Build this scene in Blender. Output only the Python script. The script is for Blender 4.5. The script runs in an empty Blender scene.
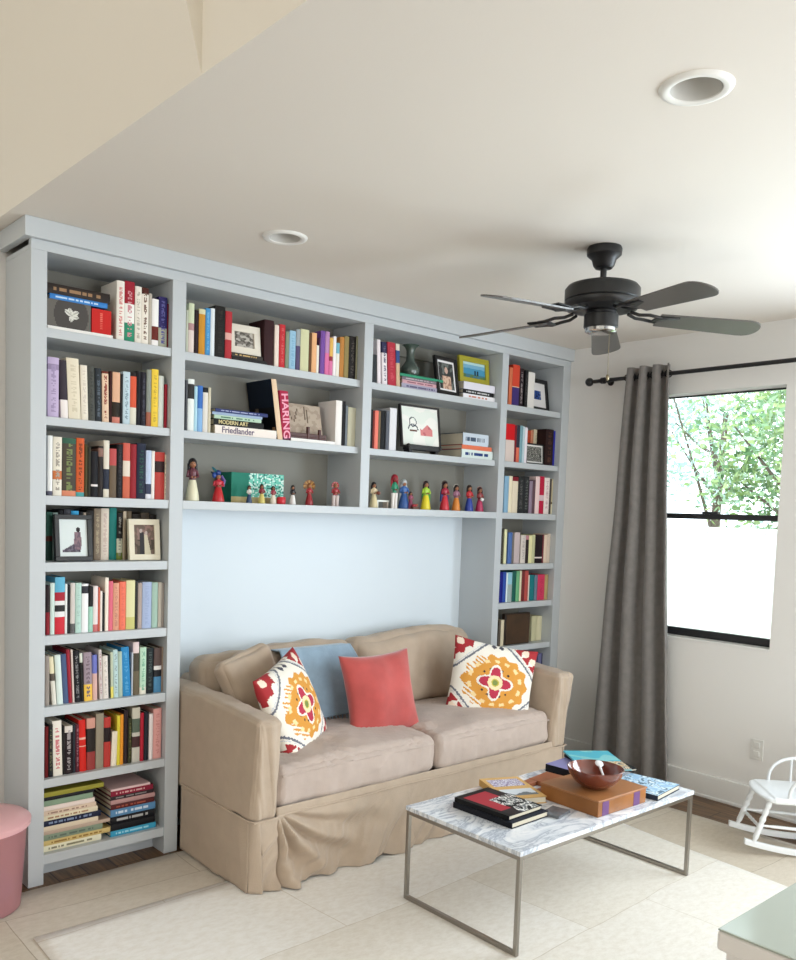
import bpy, math, random
from math import sin, cos, pi, radians, sqrt, hypot, atan2
from mathutils import Vector, Matrix, noise, Euler

random.seed(7)
S = bpy.context.scene
C = S.collection

# ------------------------------------------------------------------ camera
CAM = Vector((-1.25859, -3.57361, 1.61891))
FW = Vector((0.65743, 0.75027, -0.06987)).normalized()
RT = Vector((0.75322, -0.65695, 0.03287)).normalized()
UP = RT.cross(FW).normalized()
RT = FW.cross(UP).normalized()
FOC, PX, PY = 864.99, 374.92, 572.91
cd = bpy.data.cameras.new('camera')
cam = bpy.data.objects.new('camera', cd); C.objects.link(cam)
R3 = Matrix((RT, UP, -FW)).transposed()
cam.matrix_world = Matrix.Translation(CAM) @ R3.to_4x4()
cd.sensor_fit = 'AUTO'; cd.sensor_width = 36.0
cd.lens = FOC * 36.0 / 960.0
cd.shift_x = (398.0 - PX) / 960.0
cd.shift_y = (PY - 480.0) / 960.0
cd.clip_start = 0.05
S.camera = cam

def at(u, v, ax, val):
    """point of the room seen at photo position (u, v) on the plane ax = val"""
    d = FW + RT * ((u - PX) / FOC) - UP * ((v - PY) / FOC)
    i = 'xyz'.index(ax)
    return CAM + d * ((val - CAM[i]) / d[i])

# ------------------------------------------------------------------ world, lights, exposure
S.view_settings.view_transform = 'Standard'
S.view_settings.look = 'None'
S.view_settings.gamma = 1.0
S.view_settings.exposure = 0.0
S.cycles.use_denoising = True
S.cycles.max_bounces = 10
S.cycles.diffuse_bounces = 6
S.cycles.transparent_max_bounces = 12
S.cycles.sample_clamp_indirect = 8.0
w = bpy.data.worlds.new('daylight'); S.world = w; w.use_nodes = True
bg = w.node_tree.nodes['Background']
bg.inputs[0].default_value = (0.86, 0.93, 1.0, 1); bg.inputs[1].default_value = 4.0

def area(name, loc, rot, sx, sy, power, col):
    l = bpy.data.lights.new(name, 'AREA'); l.shape = 'RECTANGLE'; l.size = sx; l.size_y = sy
    l.energy = power; l.color = col
    o = bpy.data.objects.new(name, l); C.objects.link(o); o.location = loc; o.rotation_euler = rot
    return o
# daylight through the second window in the right wall, plus fill lamps added behind the camera and on the left
area('window_daylight', (3.50, -2.88, 1.66), (0, radians(90), 0), 1.4, 1.4, 85, (0.78, 0.90, 1.0))
area('rear_fill_lamp', (1.4, -6.3, 1.3), (radians(90), 0, 0), 3.0, 2.2, 126, (0.90, 0.95, 1.0))
area('left_fill_lamp', (-4.4, -3.0, 2.6), (0, radians(-90), 0), 2.0, 3.0, 48, (1.0, 0.98, 0.95))

# ------------------------------------------------------------------ colour and materials
def lin(h):
    h = h.lstrip('#')
    if len(h) == 3: h = ''.join(c * 2 for c in h)
    r = [int(h[i:i + 2], 16) / 255.0 for i in (0, 2, 4)]
    return tuple(((c / 12.92) if c <= 0.04045 else ((c + 0.055) / 1.055) ** 2.4) for c in r) + (1.0,)

MC = {}
def mat(name, col='cccccc', rough=0.5, metal=0.0, spec=0.5, bump=0.0, bscale=40.0, attr=False, var=0.0, vscale=5.0, sheen=0.0, coat=0.0, aniso=None, crease=0.0, cscale=5.0):
    if name in MC: return MC[name]
    m = bpy.data.materials.new(name); m.use_nodes = True
    nt = m.node_tree; b = nt.nodes['Principled BSDF']
    b.inputs['Base Color'].default_value = lin(col)
    b.inputs['Roughness'].default_value = rough
    b.inputs['Metallic'].default_value = metal
    b.inputs['Specular IOR Level'].default_value = spec
    if sheen: b.inputs['Sheen Weight'].default_value = sheen
    if coat: b.inputs['Coat Weight'].default_value = coat
    tc = nt.nodes.new('ShaderNodeTexCoord')
    src = None
    if attr:
        a = nt.nodes.new('ShaderNodeAttribute'); a.attribute_name = 'Col'
        src = a.outputs['Color']
        nt.links.new(src, b.inputs['Base Color'])
    if var:
        n = nt.nodes.new('ShaderNodeTexNoise'); n.inputs['Scale'].default_value = vscale; n.inputs['Detail'].default_value = 4
        nt.links.new(tc.outputs['Object'], n.inputs['Vector'])
        r = nt.nodes.new('ShaderNodeMapRange'); r.inputs[1].default_value = 0.3; r.inputs[2].default_value = 0.7
        r.inputs[3].default_value = 1 - var; r.inputs[4].default_value = 1 + var
        nt.links.new(n.outputs['Fac'], r.inputs[0])
        mx = nt.nodes.new('ShaderNodeMix'); mx.data_type = 'RGBA'; mx.blend_type = 'MULTIPLY'; mx.inputs[0].default_value = 1
        if src: nt.links.new(src, mx.inputs[6])
        else: mx.inputs[6].default_value = lin(col)
        cb = nt.nodes.new('ShaderNodeCombineColor')
        for k in range(3): nt.links.new(r.outputs[0], cb.inputs[k])
        nt.links.new(cb.outputs[0], mx.inputs[7])
        nt.links.new(mx.outputs[2], b.inputs['Base Color'])
    if bump:
        n2 = nt.nodes.new('ShaderNodeTexNoise'); n2.inputs['Scale'].default_value = bscale; n2.inputs['Detail'].default_value = 5
        if aniso:
            mp = nt.nodes.new('ShaderNodeMapping'); mp.inputs['Scale'].default_value = aniso
            nt.links.new(tc.outputs['Object'], mp.inputs[0]); nt.links.new(mp.outputs[0], n2.inputs['Vector'])
        else: nt.links.new(tc.outputs['Object'], n2.inputs['Vector'])
        bp = nt.nodes.new('ShaderNodeBump'); bp.inputs['Strength'].default_value = bump; bp.inputs['Distance'].default_value = 0.004
        nt.links.new(n2.outputs['Fac'], bp.inputs['Height']); nt.links.new(bp.outputs[0], b.inputs['Normal'])
    if crease:
        n4 = nt.nodes.new('ShaderNodeTexNoise'); n4.noise_type = 'RIDGED_MULTIFRACTAL'; n4.inputs['Scale'].default_value = cscale; n4.inputs['Detail'].default_value = 3; n4.inputs['Distortion'].default_value = .6
        mp4 = nt.nodes.new('ShaderNodeMapping'); mp4.inputs['Scale'].default_value = (1, 1, .55); mp4.inputs['Rotation'].default_value = (0, .35, .3)
        nt.links.new(tc.outputs['Object'], mp4.inputs[0]); nt.links.new(mp4.outputs[0], n4.inputs['Vector'])
        b4 = nt.nodes.new('ShaderNodeBump'); b4.inputs['Strength'].default_value = crease; b4.inputs['Distance'].default_value = .02
        nt.links.new(n4.outputs['Fac'], b4.inputs['Height'])
        if bump: nt.links.new(b4.outputs[0], bp.inputs['Normal'])
        else: nt.links.new(b4.outputs[0], b.inputs['Normal'])
    MC[name] = m
    return m

def N(m, t, **kw):
    n = m.node_tree.nodes.new(t)
    for k, v in kw.items(): setattr(n, k, v)
    return n
def L(m, a, b): m.node_tree.links.new(a, b)
def ramp(m, stops):
    r = N(m, 'ShaderNodeValToRGB'); e = r.color_ramp.elements
    while len(e) > 1: e.remove(e[-1])
    e[0].position = stops[0][0]; e[0].color = lin(stops[0][1])
    for p, c in stops[1:]:
        x = e.new(p); x.color = lin(c)
    return r

# ------------------------------------------------------------------ mesh builder
class M:
    def __init__(s): s.v = []; s.f = []; s.c = []
    def face(s, idx, col=None): s.f.append(idx); s.c.append(col)
    def box(s, x0, x1, y0, y1, z0, z1, col=None, shear=0.0):
        n = len(s.v); h = z1 - z0
        for z in (z0, z1):
            dx = shear if z == z1 else 0
            s.v += [(x0 + dx, y0, z), (x1 + dx, y0, z), (x1 + dx, y1, z), (x0 + dx, y1, z)]
        for q in ((3, 2, 1, 0), (4, 5, 6, 7), (0, 1, 5, 4), (1, 2, 6, 5), (2, 3, 7, 6), (3, 0, 4, 7)):
            s.face([n + i for i in q], col)
        return s
    def grid(s, nu, nv, fn, col=None, flip=False, wrap=False):
        n = len(s.v)
        for j in range(nv + 1):
            for i in range(nu + (0 if wrap else 1)):
                s.v.append(tuple(fn(i / nu, j / nv)))
        w_ = nu if wrap else nu + 1
        for j in range(nv):
            for i in range(nu):
                a = n + j * w_ + i; b = n + j * w_ + (i + 1) % w_; c = b + w_; d = a + w_
                q = [a, b, c, d]
                if flip: q.reverse()
                s.face(q, col((i + .5) / nu, (j + .5) / nv) if callable(col) else col)
        return s
    def lathe(s, prof, seg=24, ctr=(0, 0, 0), col=None, sx=1, sy=1, caps=True):
        n = len(s.v); cx, cy, cz = ctr
        for r, z in prof:
            for k in range(seg):
                a = 2 * pi * k / seg
                s.v.append((cx + r * sx * cos(a), cy + r * sy * sin(a), cz + z))
        for j in range(len(prof) - 1):
            for k in range(seg):
                a = n + j * seg + k; b = n + j * seg + (k + 1) % seg
                s.face([a, b, b + seg, a + seg], col(j) if callable(col) else col)
        if caps:
            cc = col if not callable(col) else None
            if prof[0][0] > 1e-5: s.face([n + k for k in range(seg)][::-1], cc if not callable(col) else col(0))
            if prof[-1][0] > 1e-5: s.face([n + (len(prof) - 1) * seg + k for k in range(seg)], cc if not callable(col) else col(len(prof) - 1))
        return s
    def tube(s, pts, r, seg=10, col=None, closed=False):
        pts = [Vector(p) for p in pts]; m = len(pts); n = len(s.v)
        if m < 2: return s
        t0 = (pts[1] - pts[0]).normalized()
        ref = Vector((0, 0, 1)) if abs(t0.z) < .9 else Vector((1, 0, 0))
        u = t0.cross(ref).normalized()
        for i, p in enumerate(pts):
            if closed: t = (pts[(i + 1) % m] - pts[i - 1]).normalized()
            else: t = (pts[min(i + 1, m - 1)] - pts[max(i - 1, 0)]).normalized()
            u = (u - t * u.dot(t)).normalized(); w_ = t.cross(u)
            rr = r(i / (m - 1)) if callable(r) else r
            for k in range(seg):
                a = 2 * pi * k / seg
                q = p + u * (cos(a) * rr) + w_ * (sin(a) * rr)
                s.v.append(tuple(q))
        for i in range(m if closed else m - 1):
            for k in range(seg):
                a = n + i * seg + k; b = n + i * seg + (k + 1) % seg
                c = n + ((i + 1) % m) * seg + (k + 1) % seg; d = n + ((i + 1) % m) * seg + k
                s.face([a, b, c, d], col)
        if not closed:
            s.face([n + k for k in range(seg)][::-1], col); s.face([n + (m - 1) * seg + k for k in range(seg)], col)
        return s
    def ball(s, c, r, seg=16, rings=10, col=None, sz=1.0, sx=1.0, sy=1.0):
        prof = [(r * sin(pi * j / rings), -r * sz * cos(pi * j / rings)) for j in range(rings + 1)]
        prof[0] = (1e-4, prof[0][1]); prof[-1] = (1e-4, prof[-1][1])
        return s.lathe(prof, seg, c, col, sx, sy)
    def build(s, name, material, parent=None, loc=None, rot=None, smooth=True, angle=40, bevel=0.0, seg=2):
        me = bpy.data.meshes.new(name); me.from_pydata(s.v, [], s.f); me.update()
        if any(c is not None for c in s.c):
            at_ = me.color_attributes.new('Col', 'FLOAT_COLOR', 'CORNER')
            data = []
            cache = {}
            for p, c in zip(me.polygons, s.c):
                k = c or 'cccccc'
                if k not in cache: cache[k] = lin(k)
                data.extend(cache[k] * p.loop_total)
            at_.data.foreach_set('color', data)
        if material: me.materials.append(material)
        if smooth:
            me.polygons.foreach_set('use_smooth', [True] * len(me.polygons))
            me.set_sharp_from_angle(angle=radians(angle))
        o = bpy.data.objects.new(name, me); C.objects.link(o)
        if parent: o.parent = parent
        if loc is not None: o.location = loc
        if rot is not None: o.rotation_euler = rot
        if bevel:
            b = o.modifiers.new('bevel', 'BEVEL'); b.width = bevel; b.segments = seg; b.limit_method = 'ANGLE'
        return o

def thing(name, label, cat, loc=(0, 0, 0), rot=(0, 0, 0), group=None):
    o = bpy.data.objects.new(name, None); C.objects.link(o); o.empty_display_size = .05
    o.location = loc; o.rotation_euler = rot
    o['label'] = label; o['category'] = cat
    if group: o['group'] = group
    return o
def tag(o, label, cat, group=None):
    o['label'] = label; o['category'] = cat
    if group: o['group'] = group
    return o
def struct(o): o['kind'] = 'structure'; return o

def softbox(hx, hy, hz, r, n=28, crown=(0, 0, 0), wr=0.0, wf=6.0, seed=0, fn=None, stretch=(1, 1, 1)):
    """rounded upholstered block: half sizes, edge radius, outward crown per axis, wrinkle amplitude"""
    m = M(); idx = {}
    h = (hx, hy, hz)
    def vert(p):
        k = tuple(round(c, 5) for c in p)
        if k in idx: return idx[k]
        P = [p[i] * h[i] for i in range(3)]
        q = [max(-h[i] + r, min(h[i] - r, P[i])) for i in range(3)]
        d = Vector(P) - Vector(q)
        v = Vector(q) + (d.normalized() * r if d.length > 1e-9 else Vector())
        a = [1 - p[i] ** 2 for i in range(3)]
        nrm = d.normalized() if d.length > 1e-9 else Vector((0, 0, 1))
        v.x += crown[0] * nrm.x * sqrt(max(0, a[1] * a[2])); v.y += crown[1] * nrm.y * sqrt(max(0, a[0] * a[2])); v.z += crown[2] * nrm.z * sqrt(max(0, a[0] * a[1]))
        if wr:
            s_ = Vector((v.x * wf * stretch[0] + seed * 3.1, v.y * wf * stretch[1] + seed, v.z * wf * stretch[2]))
            v += nrm * wr * (noise.noise(s_) + .5 * noise.noise(s_ * 2.3))
        if fn: v = fn(v, nrm, p)
        idx[k] = len(m.v); m.v.append(tuple(v)); return idx[k]
    # ease the parameter so the rounded borders get vertices
    def ease(t, i):
        k = min(.45, r / h[i]); e = .22
        if t < e: return -1 + k * (t / e)
        if t > 1 - e: return 1 - k * ((1 - t) / e)
        return -1 + k + (2 - 2 * k) * (t - e) / (1 - 2 * e)
    for ax in range(3):
        b, c = (ax + 1) % 3, (ax + 2) % 3
        for sgn in (-1, 1):
            for i in range(n):
                for j in range(n):
                    q = []
                    for (ii, jj) in ((i, j), (i + 1, j), (i + 1, j + 1), (i, j + 1)):
                        p = [0, 0, 0]; p[ax] = sgn; p[b] = ease(ii / n, b); p[c] = ease(jj / n, c)
                        q.append(vert(p))
                    if sgn < 0: q.reverse()
                    m.face(q)
    return m

# ------------------------------------------------------------------ the room
W = 3.5546; HC = 2.74; YB = 0.30; YF = -6.4; XL = -4.6; ZS = 0.0
XA0, XA1, XB0, XB1, XC0, XC1, XD0, XD1 = .0649, .6225, .6899, 1.7471, 1.8084, 2.8629, 2.9208, 3.477
white = mat('white_wall_paint', 'e6e5e2', .75, bump=.08, bscale=220)
cream = mat('cream_wall_paint', 'f0ebe0', .75, bump=.08, bscale=220)
ceilm = mat('ceiling_paint', 'e3ddd4', .85, bump=.06, bscale=150)
trimm = mat('white_trim_paint', 'e6e6e3', .4)

# wood floor
wood = mat('oak_floor', '8a6a4a', .45)
nt = wood.node_tree; b = nt.nodes['Principled BSDF']
tc = N(wood, 'ShaderNodeTexCoord'); mp = N(wood, 'ShaderNodeMapping'); mp.inputs['Rotation'].default_value = (0, 0, pi / 2)
br = N(wood, 'ShaderNodeTexBrick'); br.inputs['Color1'].default_value = lin('8d6d4e'); br.inputs['Color2'].default_value = lin('765639')
br.inputs['Mortar'].default_value = lin('3b2818'); br.inputs['Scale'].default_value = 1; br.inputs['Brick Width'].default_value = 1.3
br.inputs['Row Height'].default_value = .13; br.inputs['Mortar Size'].default_value = .003
L(wood, tc.outputs['Object'], mp.inputs[0]); L(wood, mp.outputs[0], br.inputs['Vector'])
mp2 = N(wood, 'ShaderNodeMapping'); mp2.inputs['Scale'].default_value = (14, 1.2, 1)
nz = N(wood, 'ShaderNodeTexNoise'); nz.inputs['Scale'].default_value = 4; nz.inputs['Detail'].default_value = 6
L(wood, tc.outputs['Object'], mp2.inputs[0]); L(wood, mp2.outputs[0], nz.inputs['Vector'])
rp = ramp(wood, [(.3, '9a9a9a'), (.7, 'ffffff')]); L(wood, nz.outputs['Fac'], rp.inputs[0])
mx = N(wood, 'ShaderNodeMix', data_type='RGBA', blend_type='MULTIPLY'); mx.inputs[0].default_value = 1
L(wood, br.outputs['Color'], mx.inputs[6]); L(wood, rp.outputs['Color'], mx.inputs[7]); L(wood, mx.outputs[2], b.inputs['Base Color'])

struct(M().box(XL, W, YF, YB, -.06, 0).build('floor', wood, smooth=False))

# ceiling plane with two round openings for the lamps
LAMPS = [(.862, -2.350), (.840, -.546)]
def ceiling():
    import bmesh
    bm = bmesh.new()
    def loop(pts):
        vs = [bm.verts.new(p) for p in pts]
        return [bm.edges.new((vs[i], vs[(i + 1) % len(vs)])) for i in range(len(vs))]
    e = loop([(-.09, YF, HC), (W, YF, HC), (W, YB, HC), (-.09, YB, HC)])
    for x, y in LAMPS:
        e += loop([(x + .068 * cos(2 * pi * k / 40), y + .068 * sin(2 * pi * k / 40), HC) for k in range(40)])
    bmesh.ops.triangle_fill(bm, use_beauty=True, use_dissolve=False, edges=e)
    bmesh.ops.recalc_face_normals(bm, faces=bm.faces[:])
    me = bpy.data.meshes.new('ceiling'); bm.to_mesh(me); bm.free(); me.materials.append(ceilm)
    o = bpy.data.objects.new('ceiling', me); C.objects.link(o); return struct(o)
ceiling()
# roof slab above keeps the sky out; raised ceiling of the open hall to the left
struct(M().box(-.045, W + .2, YF, YB + .2, HC + .15, HC + .3).build('ceiling_slab', cream, smooth=False))
m = M()
m.v += [(-.09, YF, HC), (-.09, -1.49, HC), (-.09, -1.49, 3.7), (-.09, YF, 3.7),
        (-.09, -1.49, HC), (-.09, YB, HC), (-.36, YB, 3.7), (-.36, -1.49, 3.7),
        (-.09, -1.49, 3.7)]
m.face([0, 1, 2, 3]); m.face([4, 5, 6, 7]); m.face([1, 7, 8]); m.v += [(-.05, YF, HC), (-.05, YF, 3.7), (-.05, YB, 3.7), (-.05, YB, HC)]; m.face([9, 10, 11, 12])
struct(m.build('wall_upper', cream, smooth=False))
struct(M().box(XL, 0, YF, YB + .2, 3.7, 3.8).build('ceiling_raised', cream, smooth=False))
struct(M().box(XL, W + .2, YB, YB + .15, 0, HC + .3).build('wall_back', white, smooth=False))
struct(M().box(XL, 0, YB, YB + .15, HC + .3, 3.8).build('wall_back_upper', cream, smooth=False))
struct(M().box(XL - .15, XL, YF, YB + .15, 0, 3.8).build('wall_left', cream, smooth=False))
struct(M().box(XL - .15, W + .2, YF - .15, YF, 0, 3.8).build('wall_front', cream, smooth=False))

# right wall with two windows (the second one lies outside the picture)
WY0, WY1, WZ0, WZ1 = -1.434, -.56, .917, 2.39
V0, V1 = -3.60, -2.15
m = M()
T = .16
m.box(W, W + T, WY1, YB, 0, HC + .3); m.box(W, W + T, V1, WY0, 0, HC + .3); m.box(W, W + T, YF, V0, 0, HC + .3)
m.box(W, W + T, WY0, WY1, 0, WZ0); m.box(W, W + T, WY0, WY1, WZ1, HC + .3)
m.box(W, W + T, V0, V1, 0, WZ0); m.box(W, W + T, V0, V1, WZ1, HC + .3)
struct(m.build('wall_right', white, smooth=False))

blk = mat('black_window_frame', '232427', .4)
glass = bpy.data.materials.new('window_glass'); glass.use_nodes = True
g = glass.node_tree; g.nodes.clear()
o_ = N(glass, 'ShaderNodeOutputMaterial'); t_ = N(glass, 'ShaderNodeBsdfTransparent'); t_.inputs[0].default_value = (.96, .98, .98, 1)
gl = N(glass, 'ShaderNodeBsdfGlossy'); gl.inputs['Roughness'].default_value = .02
fr = N(glass, 'ShaderNodeFresnel'); fr.inputs[0].default_value = 1.45; mi = N(glass, 'ShaderNodeMixShader')
L(glass, fr.outputs[0], mi.inputs[0]); L(glass, t_.outputs[0], mi.inputs[1]); L(glass, gl.outputs[0], mi.inputs[2]); L(glass, mi.outputs[0], o_.inputs[0])
def window(name, y0, y1):
    fx0, fx1 = W + .085, W + .13
    e = bpy.data.objects.new(name, None); C.objects.link(e); e.location = (W, (y0 + y1) / 2, WZ0); struct(e)
    def part(m, nm, mt, bv=.002):
        o = m.build(nm, mt, smooth=False, bevel=bv); o.parent = e; o.location = (-W, -(y0 + y1) / 2, -WZ0); return o
    m = M(); f = .03
    m.box(fx0, fx1, y0, y0 + f, WZ0, WZ1); m.box(fx0, fx1, y1 - f, y1, WZ0, WZ1)
    m.box(fx0 + .03, fx1, y0 + f, y1 - f, WZ1 - .010, WZ1); m.box(fx0, fx1, y0 + f, y1 - f, WZ0, WZ0 + .02)
    part(m, 'window_frame', blk)
    m = M(); m.box(fx0 + .012, fx1 - .006, y0 + f, y1 - f, 1.642, 1.675); part(m, 'meeting_rail', blk)
    m = M(); m.box(fx0 - .004, fx1 - .015, y0 + f, y1 - f, WZ0 + .02, WZ0 + .058); part(m, 'bottom_rail', blk)
    m = M(); m.box(fx0 - .012, fx0 + .012, (y0 + y1) / 2 - .05, (y0 + y1) / 2 + .05, 1.675, 1.688); part(m, 'sash_lock', blk)
    m = M(); m.box(fx0 + .02, fx0 + .024, y0 + f, y1 - f, WZ0 + .058, 1.642); m.box(fx0 + .028, fx0 + .032, y0 + f, y1 - f, 1.675, WZ1 - .014)
    part(m, 'pane', glass, 0)
    m = M(); m.box(W - .004, fx0, y0 + .001, y1 - .001, WZ0, WZ0 + .012); part(m, 'window_sill', trimm)
window('window_1', WY0, WY1); window('window_2', V0, V1)
m = M(); m.box(W - .014, W, YF, -.001, 0, .139); m.box(W - .018, W, YF, -.001, 0, .02)
struct(m.build('baseboard_right', trimm, bevel=.004, smooth=False))
struct(M().box(XL, -.002, YB - .014, YB, 0, .139).build('baseboard_back', trimm, smooth=False, bevel=.003))

# outlet
t = thing('wall_outlet', 'white double power outlet low on the wall under the window', 'outlet', (W, -1.402, .355))
pl = mat('white_plastic', 'dcdcd8', .35)
M().box(-.006, 0, -.036, .036, -.058, .058).build('cover_plate', pl, t, bevel=.002)
M().box(-.010, -.006, -.017, .017, .008, .042).build('socket', pl, t, bevel=.002)
M().box(-.010, -.006, -.017, .017, -.042, -.008).build('socket', pl, t, bevel=.002)

# ------------------------------------------------------------------ outside: lawn, white fence, trees
lawn = mat('lawn', '8fa070', .9, var=.3, vscale=3)
struct(M().box(W + T, 30, -14, 14, -.4, -.3).build('ground_outside', lawn, smooth=False))
t = thing('garden_fence', 'bright white solid fence seen through the lower window pane', 'fence', (7.2, 0, -.3))
fm = mat('white_fence_paint', 'f4f4f2', .6)
m = M()
for k in range(60): m.box(0, .03, -9 + k * .3, -9 + k * .3 + .292, 0, 1.84)
m.build('board_panel', fm, t, smooth=False)
M().box(-.03, .06, -9, 9, 1.84, 1.88).build('fence_cap', fm, t, smooth=False)
leafm = mat('pale_leaves', 'ffffff', .7, attr=True)
barkm = mat('grey_bark', '6a5c50', .9)
def tree(x, y, h, r, seed, label, cols, n=9500):
    rnd = random.Random(seed)
    t = thing('tree', label, 'tree', (x, y, -.3), group='trees beyond the white fence')
    m = M()
    m.tube([(0, 0, 0), (.05, .05, h * .4), (.0, -.05, h * .75)], lambda s: .11 * (1 - .6 * s), 10)
    tips = []
    for k in range(9):
        a = rnd.uniform(0, 6.28); z0 = h * rnd.uniform(.3, .6)
        tip = Vector((r * .8 * cos(a), r * .8 * sin(a), h * rnd.uniform(.55, .95)))
        tips.append(tip)
        mid = Vector((tip.x * .45, tip.y * .45, (z0 + tip.z) / 2 - .1))
        m.tube([(0, 0, z0), mid, tip], lambda s: .035 * (1 - .7 * s), 7)
    m.build('trunk', barkm, t)
    m = M()
    cl = [(tp, r * rnd.uniform(.35, .55)) for tp in tips] + [(Vector((rnd.uniform(-.6, .6) * r, rnd.uniform(-.7, .7) * r, h * rnd.uniform(.25, 1))), r * rnd.uniform(.3, .5)) for _ in range(10)]
    for k in range(n):
        c, cr = rnd.choice(cl)
        p = c + Vector((rnd.gauss(0, 1), rnd.gauss(0, 1), rnd.gauss(0, .8))) * cr * .6
        s = rnd.uniform(.035, .08)
        u = Vector((rnd.gauss(0, 1), rnd.gauss(0, 1), rnd.gauss(0, 1))).normalized(); v = u.orthogonal().normalized()
        i = len(m.v)
        m.v += [tuple(p - u * s), tuple(p + v * s * .5), tuple(p + u * s), tuple(p - v * s * .5)]
        m.face([i, i + 1, i + 2, i + 3], rnd.choice(cols))
    m.build('foliage', leafm, t, smooth=False)
tree(9.8, .9, 4.4, 1.35, 1, 'pale green leafy tree behind the white fence, in the middle of the upper pane', ['9db873', '88a468', 'b4c890', '7c9c70', 'a4be9c', '648c5c'])
tree(9.4, -2.9, 4.2, 1.25, 2, 'yellowish green tree with bare brown twigs at the right of the upper pane', ['b4b878', 'b09c8c', '9cb078', 'c4c49c', '9c8878', 'a8bc90'])
tree(12.6, 3.6, 5.0, 1.2, 3, 'faint bluish green tree at the left of the upper pane next to the curtain', ['a8c4bc', 'b4ccc0', 'c0d4cc'], 4000)

# ------------------------------------------------------------------ built-in bookcase
bc = mat('blue_grey_cabinet_paint', 'bfc5c9', .42, bump=.03, bscale=90)
backm = mat('shade_toned_back_panel', '85837a', .6)  # darker tone puts the shade inside the bays into the colour
case = thing('built_in_bookcase', 'wall to wall blue grey built-in bookcase framing the niche behind the sofa', 'bookcase', (0, 0, 0))
def cb(nm, x0, x1, y0, y1, z0, z1, bv=.0015):
    return M().box(x0, x1, y0, y1, z0, z1).build(nm, bc, case, smooth=False, bevel=bv)
ZT, ZCR = 2.622, 2.662
ZA = [(2.322, 2.285), (1.966, 1.931), (1.644, 1.605), (1.367, 1.328), (1.0605, 1.021), (.759, .718), (.4495, .413), (.124, .0835)]
ZD = [(2.320, 2.283), (1.966, 1.931), (1.644, 1.605), (1.317, 1.280), (1.068, 1.030), (.785, .748), (.4495, .413), (.124, .0835)]
cb('upright', 0, XA0, 0, YB, 0, ZT); cb('upright', XA1, XB0, 0, YB, 0, ZT); cb('upright', XB1, XC0, 0, YB, 1.644, ZT)
cb('upright', XC1, XD0, 0, YB, 0, ZT); cb('upright', XD1, W - .001, 0, YB, 0, ZT)
cb('frieze', 0, W - .001, 0, .03, ZT, ZCR); cb('top_board', 0, W - .001, .03, YB, ZT, ZT + .02)
cb('crown_moulding', -.032, W - .001, -.025, .02, ZCR, HC - .001); cb('crown_moulding', -.032, .0, .02, YB, ZCR, HC - .001)
for (a, z) in enumerate(ZA): cb('shelf', XA0, XA1, .006, YB - .01, z[1], z[0])
for (a, z) in enumerate(ZD): cb('shelf', XD0, XD1, .012, YB - .01, z[1], z[0])
for z in ZA[:2]:
    cb('shelf', XB0, XB1, .03, YB - .01, z[1], z[0]); cb('shelf', XC0, XC1, .03, YB - .01, z[1], z[0])
cb('shelf', XB0, XC1, 0, YB - .01, 1.605, 1.644)
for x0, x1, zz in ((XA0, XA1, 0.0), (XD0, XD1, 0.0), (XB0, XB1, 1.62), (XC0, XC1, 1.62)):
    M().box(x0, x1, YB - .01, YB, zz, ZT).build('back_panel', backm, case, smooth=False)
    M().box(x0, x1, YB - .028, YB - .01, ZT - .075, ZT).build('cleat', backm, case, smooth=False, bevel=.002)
cb('toe_kick', XA0, XA1, .11, .125, 0.0, .0835); cb('toe_kick', XD0, XD1, .11, .125, 0.0, .0835)
nicm = mat('niche_panel_paint', 'dbe6ee', .5)
M().box(XB0, XC1, YB - .012, YB - .001, 0, 1.605).build('niche_panel', nicm, case, smooth=False)

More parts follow.
